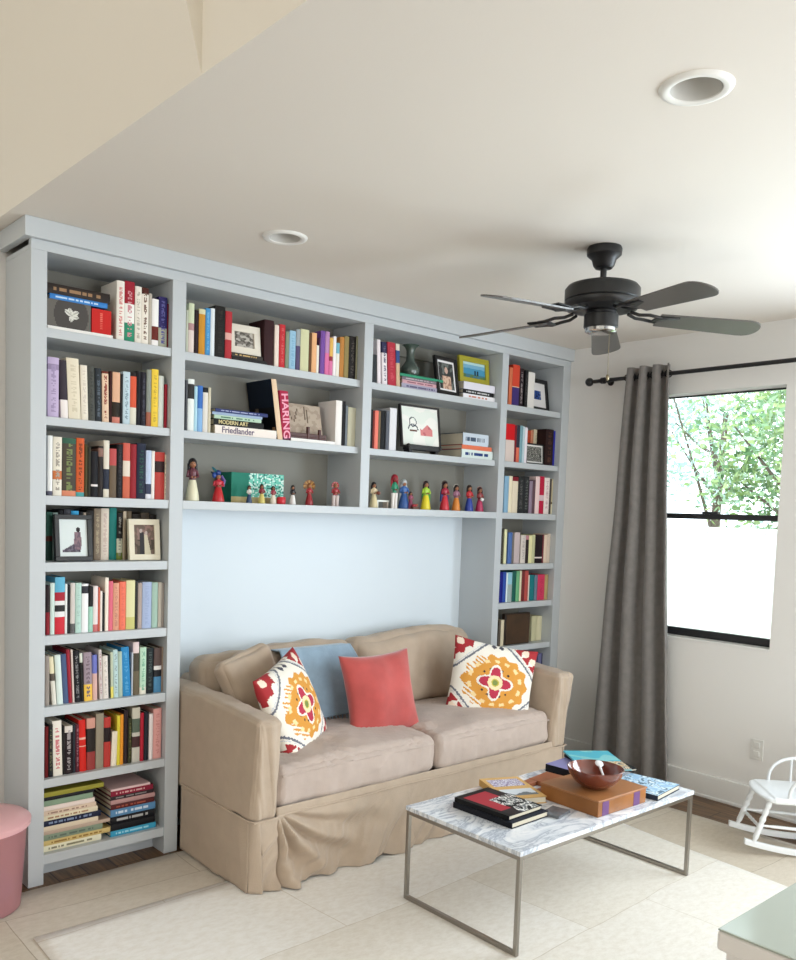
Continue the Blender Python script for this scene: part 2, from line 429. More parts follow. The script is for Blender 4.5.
# ------------------------------------------------------------------ two overlapping rugs of stitched hide pieces
def hide(name, c1, c2, seam, loc, rot, bw_, rh):
    m = bpy.data.materials.new(name); m.use_nodes = True
    b = m.node_tree.nodes['Principled BSDF']; b.inputs['Roughness'].default_value = .75; b.inputs['Sheen Weight'].default_value = .2
    tc = N(m, 'ShaderNodeTexCoord'); mp = N(m, 'ShaderNodeMapping'); mp.inputs['Rotation'].default_value = (0, 0, rot); mp.inputs['Location'].default_value = loc
    nw = N(m, 'ShaderNodeTexNoise'); nw.inputs['Scale'].default_value = 1.1; nw.inputs['Detail'].default_value = 3
    va = N(m, 'ShaderNodeVectorMath', operation='MULTIPLY_ADD'); va.inputs[1].default_value = (.10, .10, 0)
    L(m, tc.outputs['Object'], nw.inputs['Vector']); L(m, nw.outputs['Color'], va.inputs[0]); L(m, tc.outputs['Object'], va.inputs[2]); L(m, va.outputs[0], mp.inputs[0])
    br = N(m, 'ShaderNodeTexBrick'); br.inputs['Scale'].default_value = 1; br.inputs['Brick Width'].default_value = bw_; br.inputs['Row Height'].default_value = rh
    br.inputs['Mortar Size'].default_value = .003; br.inputs['Mortar Smooth'].default_value = .8; br.offset = .37
    br.inputs['Color1'].default_value = lin(c1); br.inputs['Color2'].default_value = lin(c2); br.inputs['Mortar'].default_value = lin(seam)
    L(m, mp.outputs[0], br.inputs['Vector'])
    mp3 = N(m, 'ShaderNodeMapping'); mp3.inputs['Scale'].default_value = (9, 17, 1); mp3.inputs['Rotation'].default_value = (0, 0, .5)
    L(m, va.outputs[0], mp3.inputs[0])
    n2 = N(m, 'ShaderNodeTexNoise'); n2.inputs['Scale'].default_value = 2.5; n2.inputs['Detail'].default_value = 8; n2.inputs['Roughness'].default_value = .7
    L(m, mp3.outputs[0], n2.inputs['Vector'])
    rp = ramp(m, [(.3, 'efece7'), (.6, 'ffffff')]); L(m, n2.outputs['Fac'], rp.inputs[0])
    mx = N(m, 'ShaderNodeMix', data_type='RGBA', blend_type='MULTIPLY'); mx.inputs[0].default_value = 1
    L(m, br.outputs['Color'], mx.inputs[6]); L(m, rp.outputs['Color'], mx.inputs[7]); L(m, mx.outputs[2], b.inputs['Base Color'])
    bp = N(m, 'ShaderNodeBump'); bp.inputs['Strength'].default_value = .3; bp.inputs['Distance'].default_value = .004
    ma = N(m, 'ShaderNodeMath', operation='MULTIPLY_ADD'); ma.inputs[1].default_value = -1.0; L(m, br.outputs['Fac'], ma.inputs[0]); L(m, n2.outputs['Fac'], ma.inputs[2])
    L(m, ma.outputs[0], bp.inputs['Height']); L(m, bp.outputs[0], b.inputs['Normal'])
    return m
def rugobj(poly, z, mt, label):
    (x00, y00), (x10, y10), (x11, y11), (x01, y01) = poly
    m = M()
    def fn(u, v):
        xa, ya = x00 + (x10 - x00) * u, y00 + (y10 - y00) * u; xb, yb = x01 + (x11 - x01) * u, y01 + (y11 - y01) * u
        x, y = xa + (xb - xa) * v, ya + (yb - ya) * v
        e = .010 * noise.noise(Vector((x * 3, y * 3, z * 900)))
        return (x + e, y + e * .6 - .002, z + .0008 * noise.noise(Vector((x * 2.2, y * 2.2, 4))))
    m.grid(60, 60, fn)
    o = m.build('hide_rug', mt); sd = o.modifiers.new('thick', 'SOLIDIFY'); sd.thickness = .003; sd.offset = -1
    return tag(o, label, 'rug')
rugobj([(-.75, -4.6), (3.24, -4.6), (3.19, -.028), (-.75, -.028)], .0042, hide('tan_hide', 'cfc6b8', 'c3b7a4', 'a59782', (.1, .2, 0), .05, 1.3, .7), 'lower tan rug of stitched hide showing along the bookcase foot and the right edge')
rugobj([(-.20, -4.4), (2.42, -4.4), (2.80, -.46), (-.135, -.44)], .0082, hide('cream_hide', 'f0eeea', 'e2dcd0', 'cfc6b6', (.3, .44, 0), -.04, 1.15, .62), 'upper cream white rug of stitched hide under the coffee table')
RZ = .0085

# ------------------------------------------------------------------ ceiling lamps
for k, (x, y) in enumerate(LAMPS):
    lb = ['larger round recessed lamp in the ceiling near the top right, nearest the camera', 'smaller round recessed lamp in the ceiling above the middle of the bookcase'][k]
    t = thing('recessed_light', lb, 'ceiling light', (x, y, HC), group='recessed ceiling lamps')
    lw = mat('lamp_trim_white', 'eeeeea', .35)
    M().lathe([(.064, .002), (.066, -.006), (.078, -.010), (.090, -.006), (.094, .0), ], 48, caps=False).build('trim_ring', lw, t)
    M().lathe([(.064, -.004), (.060, .02), (.052, .055), (.048, .07)], 40, caps=False).build('baffle', mat('lamp_baffle', 'c9c7c2', .5), t)
    M().lathe([(.0001, .058), (.03, .060), (.048, .07)], 32, caps=False).build('lens', mat('lamp_lens', 'f4f2ec', .25), t)

# ------------------------------------------------------------------ ceiling fan
FX, FY = 1.832, -1.418
fb = mat('matte_black_metal', '1a1a1b', .38, spec=.5)
bl = mat('fan_blade_grey', '55524f', .32, spec=.7, coat=.1)
fan = thing('ceiling_fan', 'black five blade ceiling fan hanging from the ceiling', 'ceiling fan', (FX, FY, HC))
M().lathe([(.068, 0), (.072, -.01), (.07, -.032), (.05, -.05), (.043, -.075), (.035, -.085), (.001, -.09)], 40).build('canopy', fb, fan)
M().lathe([(.013, -.07), (.013, -.16)], 20).lathe([(.02, -.135), (.022, -.145), (.03, -.155)], 20).build('downrod', fb, fan)
M().lathe([(.02, -.140), (.10, -.146), (.142, -.158), (.153, -.172), (.153, -.215), (.149, -.219), (.153, -.223), (.153, -.238), (.145, -.25), (.10, -.258), (.02, -.26)], 56).build('motor_housing', fb, fan)
sh = M().lathe([(.05, -.255), (.062, -.262), (.062, -.272), (.070, -.276), (.070, -.325), (.062, -.332)], 40).build('switch_housing', fb, fan)
M().lathe([(.064, -.33), (.064, -.342), (.05, -.35), (.012, -.352)], 36).build('chrome_ring', mat('chrome', 'd0d0d0', .12, metal=1), sh)
ZBL = -.274
for k in range(5):
    a = radians(32 + 72 * k)
    ir = M()
    for s in (-1, 1):
        ir.tube([(.115, s * .018, -.262), (.15, s * .03, -.275), (.19, s * .042, ZBL - .003), (.235, s * .04, ZBL - .012), (.27, s * .028, ZBL - .010)], .0075, 8)
    ir.box(.215, .315, -.045, .045, ZBL - .016, ZBL - .008)
    io = ir.build('blade_iron', fb, fan, rot=(0, 0, a), bevel=.003)
    m = M()
    # blade outline, wider and rounded towards the tip
    out = []
    for s in range(0, 13): out.append((.235 + .36 * s / 12, -.052 - .016 * s / 12))
    for s in range(1, 12):
        th = -pi / 2 + pi * s / 12; out.append((.595 + .068 * cos(th) ** .8, .068 * sin(th)))
    for s in range(0, 13): out.append((.595 - .36 * s / 12, .068 - .016 * s / 12))
    n0 = len(m.v)
    for z in (-.003, .003): m.v += [(x, y, z) for x, y in out]
    q = len(out)
    m.face([n0 + i for i in range(q)][::-1]); m.face([n0 + q + i for i in range(q)])
    for i in range(q): m.face([n0 + i, n0 + (i + 1) % q, n0 + q + (i + 1) % q, n0 + q + i])
    bo = m.build('blade', bl, fan, smooth=False)
    bo.matrix_local = Matrix.Rotation(a, 4, 'Z') @ Matrix.Translation((0, 0, ZBL)) @ Matrix.Rotation(radians(3.0), 4, 'Y') @ Matrix.Rotation(radians(-12), 4, 'X')
M().tube([(.02, -.03, -.34), (.021, -.031, -.52)], .0012, 6).ball((.021, -.031, -.53), .007, col=None, sz=2).build('pull_chain', mat('brass_chain', '8a8068', .3, metal=1), fan)

# ------------------------------------------------------------------ curtain and rod
rod = thing('curtain_rod', 'black curtain rod with ball finials above the window', 'curtain rod', (3.465, -.33, 2.499))
m = M().tube([(0, .08, 0), (0, -3.2, 0)], .0125, 16); m.build('rod_tube', fb, rod)
for y, in ((.115,), (-3.235,)):
    M().ball((0, y, 0), .027, 20, 12).lathe([(.016, -.02), (.016, .02)], 16, (0, 0, 0)).build('finial', fb, rod) if False else M().ball((0, y, 0), .027, 20, 12).build('finial', fb, rod)
for y in (.012, -3.1):
    M().tube([(0, y, 0), (.088, y, 0)], .008, 10).tube([(.082, y, 0), (.0890, y, 0)], .022, 20).tube([(0, y - .012, 0), (0, y + .012, 0)], .02, 16).build('bracket', fb, rod)
cur = mat('grey_curtain_linen', '7d7976', .85, bump=.35, bscale=90, var=.10, vscale=30, aniso=(1, 1, 6), sheen=.3)
ct = thing('curtain', 'long charcoal grey eyelet curtain drawn to the left of the window', 'curtain', (3.465, -.65, 2.5))
def curtp(u, v):
    # u across, v from top to floor
    z = 2.556 - v * (2.556 - .02)
    yl = -.475 + .12 * v ** .9; yr = -.795 - .155 * v ** 1.3
    nf = 3.5
    ph = u * nf * 2 * pi + .5 * sin(v * 2.2 + u * 3) * v
    amp = .036 + .012 * v
    x = amp * cos(ph) * (1 - .15 * sin(u * 9 + v * 3)) + .006 * noise.noise(Vector((u * 6, v * 5, 1)))
    y = yl + (yr - yl) * (u + .018 * sin(ph * 2) * (1 - .3 * v)) + .008 * noise.noise(Vector((u * 4, v * 4, 7)))
    return (x - .008 * v, y + .65, z - 2.5)
m = M(); m.grid(150, 70, curtp)
o = m.build('panel', cur, ct); sd = o.modifiers.new('thick', 'SOLIDIFY'); sd.thickness = .003
ring = mat('eyelet_metal', '2b2b2c', .3, metal=.8)
for k in range(7):
    u = (k + .5) / 7
    p = Vector(curtp(u, .022)); m = M()
    pts = [(p.x * 0 + 0.0 + .0, p.y + .021 * cos(a * pi / 12) * .5, .021 * sin(a * pi / 12)) for a in range(24)]
    pts = [(.021 * cos(a * pi / 12) * .75, p.y + .021 * cos(a * pi / 12) * .66 * (1 if k % 2 else -1), -.001 + .021 * sin(a * pi / 12)) for a in range(24)]
    m.tube(pts, .0035, 6, closed=True).build('eyelet', ring, ct)

# ------------------------------------------------------------------ books
bookm = mat('printed_book_cover', 'ffffff', .55, attr=True, spec=.22)
pagem = mat('page_edges', 'd8cfba', .85, bump=.5, bscale=25, aniso=(40, 1, 1))
pagemh = mat('page_edges_flat', 'd8cfba', .85, bump=.5, bscale=25, aniso=(1, 1, 40))
CN = {'black': '16161a', 'charcoal': '3c3c40', 'dark grey': '5c5e60', 'grey': '90908e', 'pale grey': 'b8b8b4', 'white': 'eeeeea', 'cream': 'e6dcc6', 'tan': 'c0a47c', 'beige': 'd2c4ae',
      'brown': '6a4a30', 'dark brown': '352419', 'olive': '8a8a50', 'dark olive': '3e3c24', 'yellow': 'e2c444', 'orange': 'd88438', 'rust orange': 'c0542c', 'red': 'c02428', 'dark red': '86202a', 'maroon': '581824',
      'pink': 'd898a4', 'salmon': 'dc7864', 'dusty pink': 'b88c88', 'purple': '6c4888', 'dark purple': '302a62', 'lilac': 'b8a8c8', 'mauve': '8a7484', 'navy': '1c2440', 'royal blue': '20309a', 'blue': '3c78b8',
      'light blue': '90b8d0', 'pale blue': 'c0d4de', 'slate blue': '56708a', 'teal': '1f6a6a', 'dark green': '24483c', 'green': '3c8a60', 'sage green': '98b0a0', 'pale green': 'b4d4c0', 'pale yellow': 'dcd8a4', 'steel blue': '5a88b0'}
CNL = {k: lin(v)[:3] for k, v in CN.items()}
def cname(h):
    c = [x ** .45 for x in lin(h)[:3]]
    return min(CNL, key=lambda k: sum((a ** .45 - b_) ** 2 for a, b_ in zip(CNL[k], c)))
ORD = ['first', 'second', 'third', 'fourth', 'fifth', 'sixth', 'seventh', 'eighth', 'ninth', 'tenth', 'eleventh', 'twelfth', 'thirteenth', 'fourteenth', 'fifteenth', 'sixteenth', 'seventeenth', 'eighteenth', 'nineteenth', 'twentieth',
       'twenty-first', 'twenty-second', 'twenty-third', 'twenty-fourth', 'twenty-fifth', 'twenty-sixth', 'twenty-seventh', 'twenty-eighth', 'twenty-ninth', 'thirtieth']

def blend(a, b_, k=.55):
    return ''.join('%02x' % int(int(a[i:i + 2], 16) * k + int(b_[i:i + 2], 16) * (1 - k)) for i in (0, 2, 4))

def book_mesh(w_, h_, d_, base, bands=(), title=None, rnd=random):
    """upright book: spine towards -y, origin at the bottom middle of the spine"""
    m = M(); nr = max(10, int(h_ / .0045)); nc = 7
    if title: title = blend(title, base)
    marks = {}
    if title:
        # dashes of lettering running along the spine
        j = int(nr * .1)
        while j < nr * .9:
            if rnd.random() < .78: marks[j] = rnd.choice([(2, 3, 4), (3, 4), (2, 3), (2, 4), (3,), (2, 3, 4), ()])
            j += 1
    def col(u, v):
        f = 1 - v; c = base
        for bf, bc_ in bands:
            if f >= bf: c = bc_
        j = int(v * nr)
        if title and j in marks and int(u * nc) in marks[j]: c = title
        return c
    bul = min(.004, w_ * .18)
    m.grid(nc, nr, lambda u, v: ((u - .5) * w_, -bul * (1 - (2 * u - 1) ** 2), v * h_), col)
    th = min(.003, w_ * .16)
    side = lambda sgn: m.grid(1, 1, lambda u, v: (0, 0, 0)) if False else None
    top = base; bands_ = list(bands)
    def fc(f):
        c = base
        for bf, bc_ in bands_:
            if f >= bf and bc_ != 'skip': c = bc_
        return c
    cov = base
    for s in (-1, 1):
        x0, x1 = (-w_ / 2, -w_ / 2 + th) if s < 0 else (w_ / 2 - th, w_ / 2)
        if bands_:
            ed = [0.0] + [bf for bf, _ in bands_ if bf > 0] + [1.0]
            for a, b_ in zip(ed, ed[1:]):
                m.box(x0, x1, 0, d_, h_ * (1 - b_), h_ * (1 - a), fc((a + b_) / 2))
        else: m.box(x0, x1, 0, d_, 0, h_, cov)
    m.box(-w_ / 2 + th, w_ / 2 - th, 0, .002, 0, h_, cov)
    return m
def pages_mesh(w_, h_, d_):
    th = min(.003, w_ * .16) + .0002
    return M().box(-w_ / 2 + th, w_ / 2 - th, .002, d_ - .004, .002, h_ - .004)

def make_book(name, w_, h_, d_, base, bands, title, loc, label, group, rot=(0, 0, 0), rnd=random):
    o = book_mesh(w_, h_, d_, base, bands, title, rnd).build(name, bookm, angle=30)
    o.location = loc; o.rotation_euler = rot
    tag(o, label, 'book', group)
    p = pages_mesh(w_, h_, d_).build('pages', pagem, o, smooth=False)
    return o

def shelf_books(key, ox, oy, sc, z0, ztop, y0, spec, where, dmax=.19, start=0):
    """spec: one book per ';' as 'x0 x1 ytop colour [fraction:colour]... [t:colour] [l:lean]' read off the photo, on the plane y = y0"""
    rnd = random.Random(sum(ord(c) for c in key)); lo_, hi_ = {'A': (XA0, XA1), 'B': (XB0, XB1), 'C': (XC0, XC1), 'D': (XD0, XD1)}[key[0]]
    k = start; prev = None
    for it in spec.split(';'):
        p = it.split()
        if not p: continue
        x0, x1, yt = float(p[0]), float(p[1]), float(p[2]); base = p[3]; bands = []; title = None; lean = 0; nm = None
        for q in p[4:]:
            a, b_ = q.split(':', 1)
            if a == 't': title = b_
            elif a == 'l': lean = float(b_)
            else: bands.append((float(a), b_))
        zb_px = None
        X0 = at(ox + x0 / sc, oy + 0, 'y', y0); 
        # bottom of the book in the photo: find v so that z = z0
        def xat(xx, z):
            u = ox + xx / sc
            v = oy
            for _ in range(4):
                P = at(u, v, 'y', y0); v2 = at(u, v + 10, 'y', y0)
                v += 10 * (z - P.z) / (v2.z - P.z)
            return at(u, v, 'y', y0).x
        xa, xb = xat(x0, z0), xat(x1, z0)
        xm = (x0 + x1) / 2 + lean
        ztp = at(ox + xm / sc, oy + yt / sc, 'y', y0).z
        h_ = min(ztp - z0, ztop - z0 - .004); w_ = max(.006, xb - xa)
        if prev is not None and xa < prev: xa = prev + .0002
        xa = max(xa, lo_ + .001); xb = min(xb, hi_ - .001)
        if xb - xa < .005: continue
        w_ = xb - xa - .0004; prev = xa + w_
        shear = 0
        if lean and (xa - lo_ > .03 or lean > 0): shear = atan2((lean / sc) * (xb - xa) / max(1e-6, (x1 - x0) / sc), h_)
        d_ = min(dmax, max(.12, h_ * .68)) * rnd.uniform(.92, 1.0)
        lo = (xa + w_ / 2, y0 + .004, z0 + .0005)
        th = 'slim' if w_ < .016 else ('thick' if w_ > .032 else 'medium')
        cs = [cname(base)] + [cname(c) for f, c in bands if f > .05]
        if bands and bands[0][0] <= .05: cs = [cname(bands[0][1])] + [cname(c) for f, c in bands[1:]]
        cs = list(dict.fromkeys(cs))[:2]
        lab = '%s %s book, %s from left, %s' % (th, ' and '.join(cs), ORD[k], where)
        o = make_book('book', w_, h_, d_, base, bands, title, lo, lab, 'books, ' + where, (0, 0, 0), rnd)
        if shear:
            # leaning book: the mesh is sheared, like a row that slumps to one side
            for me in (o.data, o.children[0].data):
                for v in me.vertices: v.co.x += v.co.z * math.tan(shear)
        k += 1

A = 'shelf, far left column'
shelf_books('A1', 40, 260, 5.686, ZA[0][0], ZT, .03, """436 480 118 ece6dc t:c05050;481 537 122 9c2030 .36:eceae4 .68:2f8a6a t:f0e8e8;540 577 150 e8e2d6 t:988f80;578 617 158 4a2018 .12:ebe4d8 t:a89c8c;
618 636 190 b8b0a4;637 674 222 f2f0ee .58:6a2820 .87:f4f0ee;675 722 210 2f2a62 .62:a8aa98 t:8080c0;724 745 250 6a1020""", 'top ' + A)
shelf_books('A2', 40, 345, 5.686, ZA[1][0], ZA[0][1], .03, """45 108 70 c3b2d2 .12:9a8aaa .2:c3b2d2 t:8a7aa0;122 163 85 38303a .68:f0e8e4 l:-14;166 235 75 e4dac4 t:c8bca0 l:-17;238 277 115 e8e0d0 t:c8bcb0 l:-10;278 316 120 4a4c48 t:303230 l:-8;
318 352 132 2c3238 t:7a8795 l:-5;357 394 150 6a2a20 .05:e6c8ac t:b05848 l:-6;396 410 150 3a1a18;412 455 155 e0b090 .58:2a2018 .87:d08070;457 471 165 1a1a1e;472 512 152 c0d4de t:5a7080;513 548 155 201818 .08:d85a3c .66:dcd8c8;
550 573 150 1a1820;575 602 155 22202a t:606070;605 632 140 8a9088 .75:a0604a;634 672 138 ecca44 t:a88a30;674 703 175 d6dcd4;708 740 225 981c2e""", 'second ' + A)
shelf_books('A3', 40, 425, 5.686, ZA[2][0], ZA[1][1], .03, """45 72 60 f2f2f0 .93:606070;75 125 68 e6dfcf .58:cc7444 .72:e6e0d2 t:706860;128 205 75 2f5a48 .1:4a4238 .9:d88868 t:b0a458;207 252 75 cc5a2c .92:50a0a0 t:4a2010;
254 271 110 4a4020;272 290 125 2e2c20;292 330 150 17151a .72:e8e0e0 .76:17151a;332 360 120 2c2624 .05:8a6a60 .2:2c2624;362 394 88 e0dacb .5:2a3040 .86:ddd6c6;396 435 135 b84e4e .35:6a5a48;437 470 110 18161a t:404048;
472 512 103 cc5e50 .32:e0d4c4 .6:cc684e;514 548 110 92202a;550 600 105 1c2238 t:2f7a50;602 633 145 bccbe4 .68:3a4058 .9:e0e0e8;634 652 148 ece6e0;654 708 155 b43e38 .2:301c1c .42:b43e38;710 740 170 eadfc8 t:5a5040""", 'third ' + A)
shelf_books('A4', 40, 500, 5.686, ZA[3][0], ZA[2][1], .115, """38 72 70 3a6658 .5:5a3028 .6:2a4a40;74 103 72 94a8a0;105 132 60 1c1c1e;135 175 55 45454c;177 220 62 3ca8dc;222 245 68 18181c;247 262 72 b0a090;265 305 60 1f1a17;
307 346 50 8a7a68 t:c8b898;347 392 48 e0d3c4 t:c0a49c;394 435 45 1f7a74;437 470 75 1c1a18 .55:cfd0b8 .85:7a8a40 t:e0ded0;472 491 65 c8b8a0;493 520 65 6e604c;524 570 80 2a2620;572 620 72 4a4034;622 660 84 231f1c""", 'fourth ' + A, .17)
shelf_books('A5', 40, 570, 5.686, ZA[4][0], ZA[3][1], .03, """35 57 90 2a1c20 .55:8a1c28;59 84 75 d2e4dc;86 142 42 62b0d0 .27:a82434 .42:e8e8e8 .5:2a2a2a .6:e8e8e8 .7:cc2c3a;143 156 80 e8eeec;158 172 85 202024;174 200 75 d6cec8 .8:606060;
202 236 75 b8d6cc t:98b8b0;238 275 80 f0f0f2 .05:303038 .2:f0f0f2;277 302 95 1c1c1e .45:a0cebd;303 330 92 ece0e0 .85:c87474;332 342 100 cc6450;343 355 120 ece4dc;356 368 130 18181a;370 390 45 f2e8da;391 415 65 dc6c80;
416 450 75 dc9e84 t:b07868;452 488 68 ec7860 t:d86858;490 540 60 dcd8a8 .75:c8c47c;542 556 70 303030;557 580 75 b0a098;582 634 70 a4b3d2 t:94a2c4;636 670 72 a0bcae;672 692 72 c0b8ac;693 708 75 989088;709 724 78 b2aea2""", 'fifth ' + A)
shelf_books('A6', 40, 635, 5.686, ZA[5][0], ZA[4][1], .03, """30 55 120 9a9088 l:-8;72 97 125 eae0bc .35:5a5048 .5:e0dcd0 l:-22;100 134 115 d8e6e0 l:-18;136 165 110 4a5c80 l:-18;166 186 85 982434 l:-18;188 199 85 d8c8c0 l:-14;200 235 90 1c1a1e t:c8c8c8 l:-14;
236 252 105 d8dcd0 .2:202020 l:-12;254 300 100 9a8a94 .65:ecc052 t:5a4a54 l:-8;302 328 115 7078c0 .4:d8b0a8 l:-5;342 360 85 d0c8c4 t:a05868 l:-11;362 392 120 e2dad2 t:b0a8a0 l:-8;394 404 115 303838 l:-6;405 420 100 c0c8b0 .75:ecde72 l:-6;
422 448 85 bcd6d6 t:708088 l:-8;449 472 95 aec0b0 l:-6;475 519 70 2c84bc t:70b0d8 l:-16;521 530 100 b8c0c8;532 566 42 e0ccca .2:4a4438 .55:6a604c l:-4;568 604 72 b8d8c0 .85:e6e2d2 t:58987a;606 645 75 1c2426 t:60706c;
648 690 75 5a4844 .4:e0dcd8 .48:202024 .65:4a80a4;692 712 70 968474""", 'sixth ' + A)
shelf_books('A7', 40, 700, 5.686, ZA[6][0], ZA[5][1], .03, """28 48 155 6a1418;50 75 140 1e2022 t:a09868;78 130 120 ece6da t:b82838 l:-9;132 141 150 2a2a28;143 188 150 d8d0c8 .14:241a1e t:787078 l:-3;190 204 140 2a3038 l:-3;205 226 140 5a2430 t:c0a0a8 l:-3;
228 266 115 d42820 .35:e8b0a0 .38:d42820 .5:e8b0a0 .53:d42820 l:-9;268 316 105 d09888 .2:2a2422 .65:983e3c l:-3;318 362 78 968c7a;364 402 100 b83c36 .2:261a1c .5:b83c36;404 436 180 ece2ce l:7;438 456 90 dccc40;457 474 85 e8962e;
476 500 60 2e2024;502 522 105 3a3a24 t:8a8a50;524 568 45 ccc7b6 .2:5a6658 .45:c8c4b8 .52:4a3030 .72:c8c4b8;570 590 75 b02034;592 616 70 22242e;620 642 80 f0e6e4;644 690 50 dca09a t:c07878;692 706 40 862c22""", 'seventh ' + A)

Bn = 'shelf, centre left column'
shelf_books('B1', 180, 300, 7.96, ZA[0][0], ZT, .05, """50 66 80 c8ccb8;68 112 25 d4dcbc .4:b89090 .55:e6d6ce;114 148 80 2a1c20;150 200 72 dcd8b0 .1:cc9030;202 240 66 4a94cc t:90c0e0;242 275 66 e4ebef;277 357 48 1c1a18 t:34302c;
360 412 90 b03038 .45:dca8a0 .6:b03038""", 'top ' + Bn)
shelf_books('B1b', 260, 310, 7.236, ZA[0][0], ZT, .05, """30 98 72 32161a;106 137 108 ecdcd0 l:-2;140 180 105 c23038 t:dc8880;184 210 155 84927c;212 257 150 98c0d8 t:70a0c0;260 290 140 a0a8ac .4:584e70;292 352 140 d2d2aa .0:d2d2aa;354 372 165 6a4a30;
374 408 165 ecb484;409 426 255 f0ece2;428 436 200 5a3c60;437 468 150 7850a0;470 500 155 b888b8 .5:dc74a4;502 526 200 e4b660 .5:983040 .6:dc7ca8;528 549 190 f4f0f0;551 574 238 78b8c8 .3:ece8dc;576 606 195 bc8040;
608 640 190 948454;642 690 190 1e1a18 t:706860;692 720 190 86846a""", 'top ' + Bn, start=8)
shelf_books('B2', 180, 370, 7.96, ZA[1][0], ZA[0][1], .05, """45 60 80 5a5c60;62 112 72 ecf0ec .1:303030 .38:ecf0ec;113 138 130 b0d8e8;140 180 125 3c70bc .5:88b4e0;182 222 140 e0dcd4 .0:202428 .1:e0dcd4;224 245 140 d0c8b0""", 'second ' + Bn)
shelf_books('B2b', 260, 375, 7.236, ZA[1][0], ZA[0][1], .05, """545 590 185 f0ece8;592 615 190 18181c;617 632 220 788088;634 690 235 bcb8a0 .0:bcb8a0;692 720 250 98243a .08:98243a""", 'second ' + Bn + ', right end')
Cn = 'shelf, centre right column'
shelf_books('C1', 365, 330, 10.6, ZA[0][0], ZT, .05, """85 128 260 34383c l:-4;137 172 100 f0e6ea l:-19;190 241 125 303050 .25:ece4e6 t:a098a0 l:-22;252 335 130 b23040 t:cc6068 l:-25;338 376 145 ded6c6 .15:3a5488 .45:ccb090 l:-20""", 'top ' + Cn)
shelf_books('C2', 365, 400, 9.95, ZA[1][0], ZA[0][1], .05, """55 75 95 16161a;76 93 110 7a3028;94 130 105 f08070;131 152 110 7a6850;153 205 105 121216;207 240 110 5e626c;242 310 80 dedee2""", 'second ' + Cn)
Dn = 'shelf, right column'
shelf_books('D1', 500, 355, 11.37, ZD[0][0], ZT, .04, """100 135 140 d47450;137 215 110 d24832 .52:e8c8a8 .55:403070;217 262 150 2a1c20 t:e0d8d8;281 312 170 1c1c1e t:686868;315 388 195 e6e3de""", 'top ' + Dn)
shelf_books('D2', 500, 412, 11.37, ZD[1][0], ZD[0][1], .04, """62 160 135 d01820 .42:dcccc4;162 182 150 7a1c28;184 218 150 303040 .6:dc7058;220 250 155 7ca4b0;252 275 165 c0d4dc;277 305 175 ece4ec""", 'second ' + Dn)
shelf_books('D2b', 500, 412, 11.37, ZD[1][0], ZD[0][1], .12, """307 340 210 c04c32;342 372 205 cc8868;374 432 200 d6caac t:b0a488;434 460 195 b2aa92 .2:e0d8c0""", 'second ' + Dn + ', behind photo')
shelf_books('D2c', 500, 412, 11.37, ZD[1][0], ZD[0][1], .04, """514 600 195 2a1818 t:704838;602 625 215 2a30a0;627 664 205 2c4498""", 'second ' + Dn + ', right end')
shelf_books('D3', 495, 465, 11.37, ZD[2][0], ZD[1][1], .04, """100 150 125 88b0cc;152 190 125 ece0c4;192 255 135 7a1c28 .12:e2d6be;258 320 128 2a2c2c t:707070;322 380 130 26282a t:808880;385 420 180 928092;421 452 170 604850;
454 500 130 f0d4d2;502 552 130 b81c40 .5:d8c0c8 .65:b81c40;554 612 145 f0e4e0 t:b88898;614 635 160 504840;636 683 160 c4b898 .65:6a5838 .72:d8d0b0""", 'third ' + Dn)
shelf_books('D4', 495, 518, 11.37, ZD[3][0], ZD[2][1], .04, """70 90 120 3a382c;100 130 130 e4e4b8;145 190 165 4e6eaa;191 214 175 706a66;215 278 165 c2b2b4;290 345 195 d0c8c0 t:989090;347 380 200 b88088 .15:2a2020;382 420 200 e4e0ac;422 452 190 c0c098;
455 535 195 20141a .78:e8dcd8 .83:20141a;537 552 190 7a3840;553 590 195 e4d0bc;592 640 180 d8c8b8;650 672 185 2a1414""", 'fourth ' + Dn)
shelf_books('D5', 495, 562, 11.37, ZD[4][0], ZD[3][1], .04, """48 85 120 141a7c;86 122 115 2e50a4;124 142 125 dceef0;143 190 120 94c6d8 .4:a0b0b0;192 235 105 1c5a50;237 275 105 70b080;277 297 100 e0d8b8;298 332 105 702c2c;334 375 100 b04e48;376 388 150 ece0d4;390 444 150 1c747a;
446 480 150 6a7a8c;482 560 145 d03c60 t:b83050;562 600 145 b8a070;602 616 150 d8c0a8;618 643 150 dcd89c""", 'fifth ' + Dn)
shelf_books('D6', 490, 600, 11.37, ZD[5][0], ZD[4][1], .04, """95 118 240 5a5248;120 156 230 d4c8ac""", 'sixth ' + Dn)
shelf_books('D6b', 490, 600, 11.37, ZD[5][0], ZD[4][1], .08, """470 528 185 ccc8a4;530 585 185 d8d2b0""", 'sixth ' + Dn + ', behind box')
shelf_books('D7', 490, 600, 11.37, ZD[6][0], ZD[5][1], .06, """470 532 605 4a4a6a;535 575 610 74749c;577 612 610 303450""", 'seventh ' + Dn)

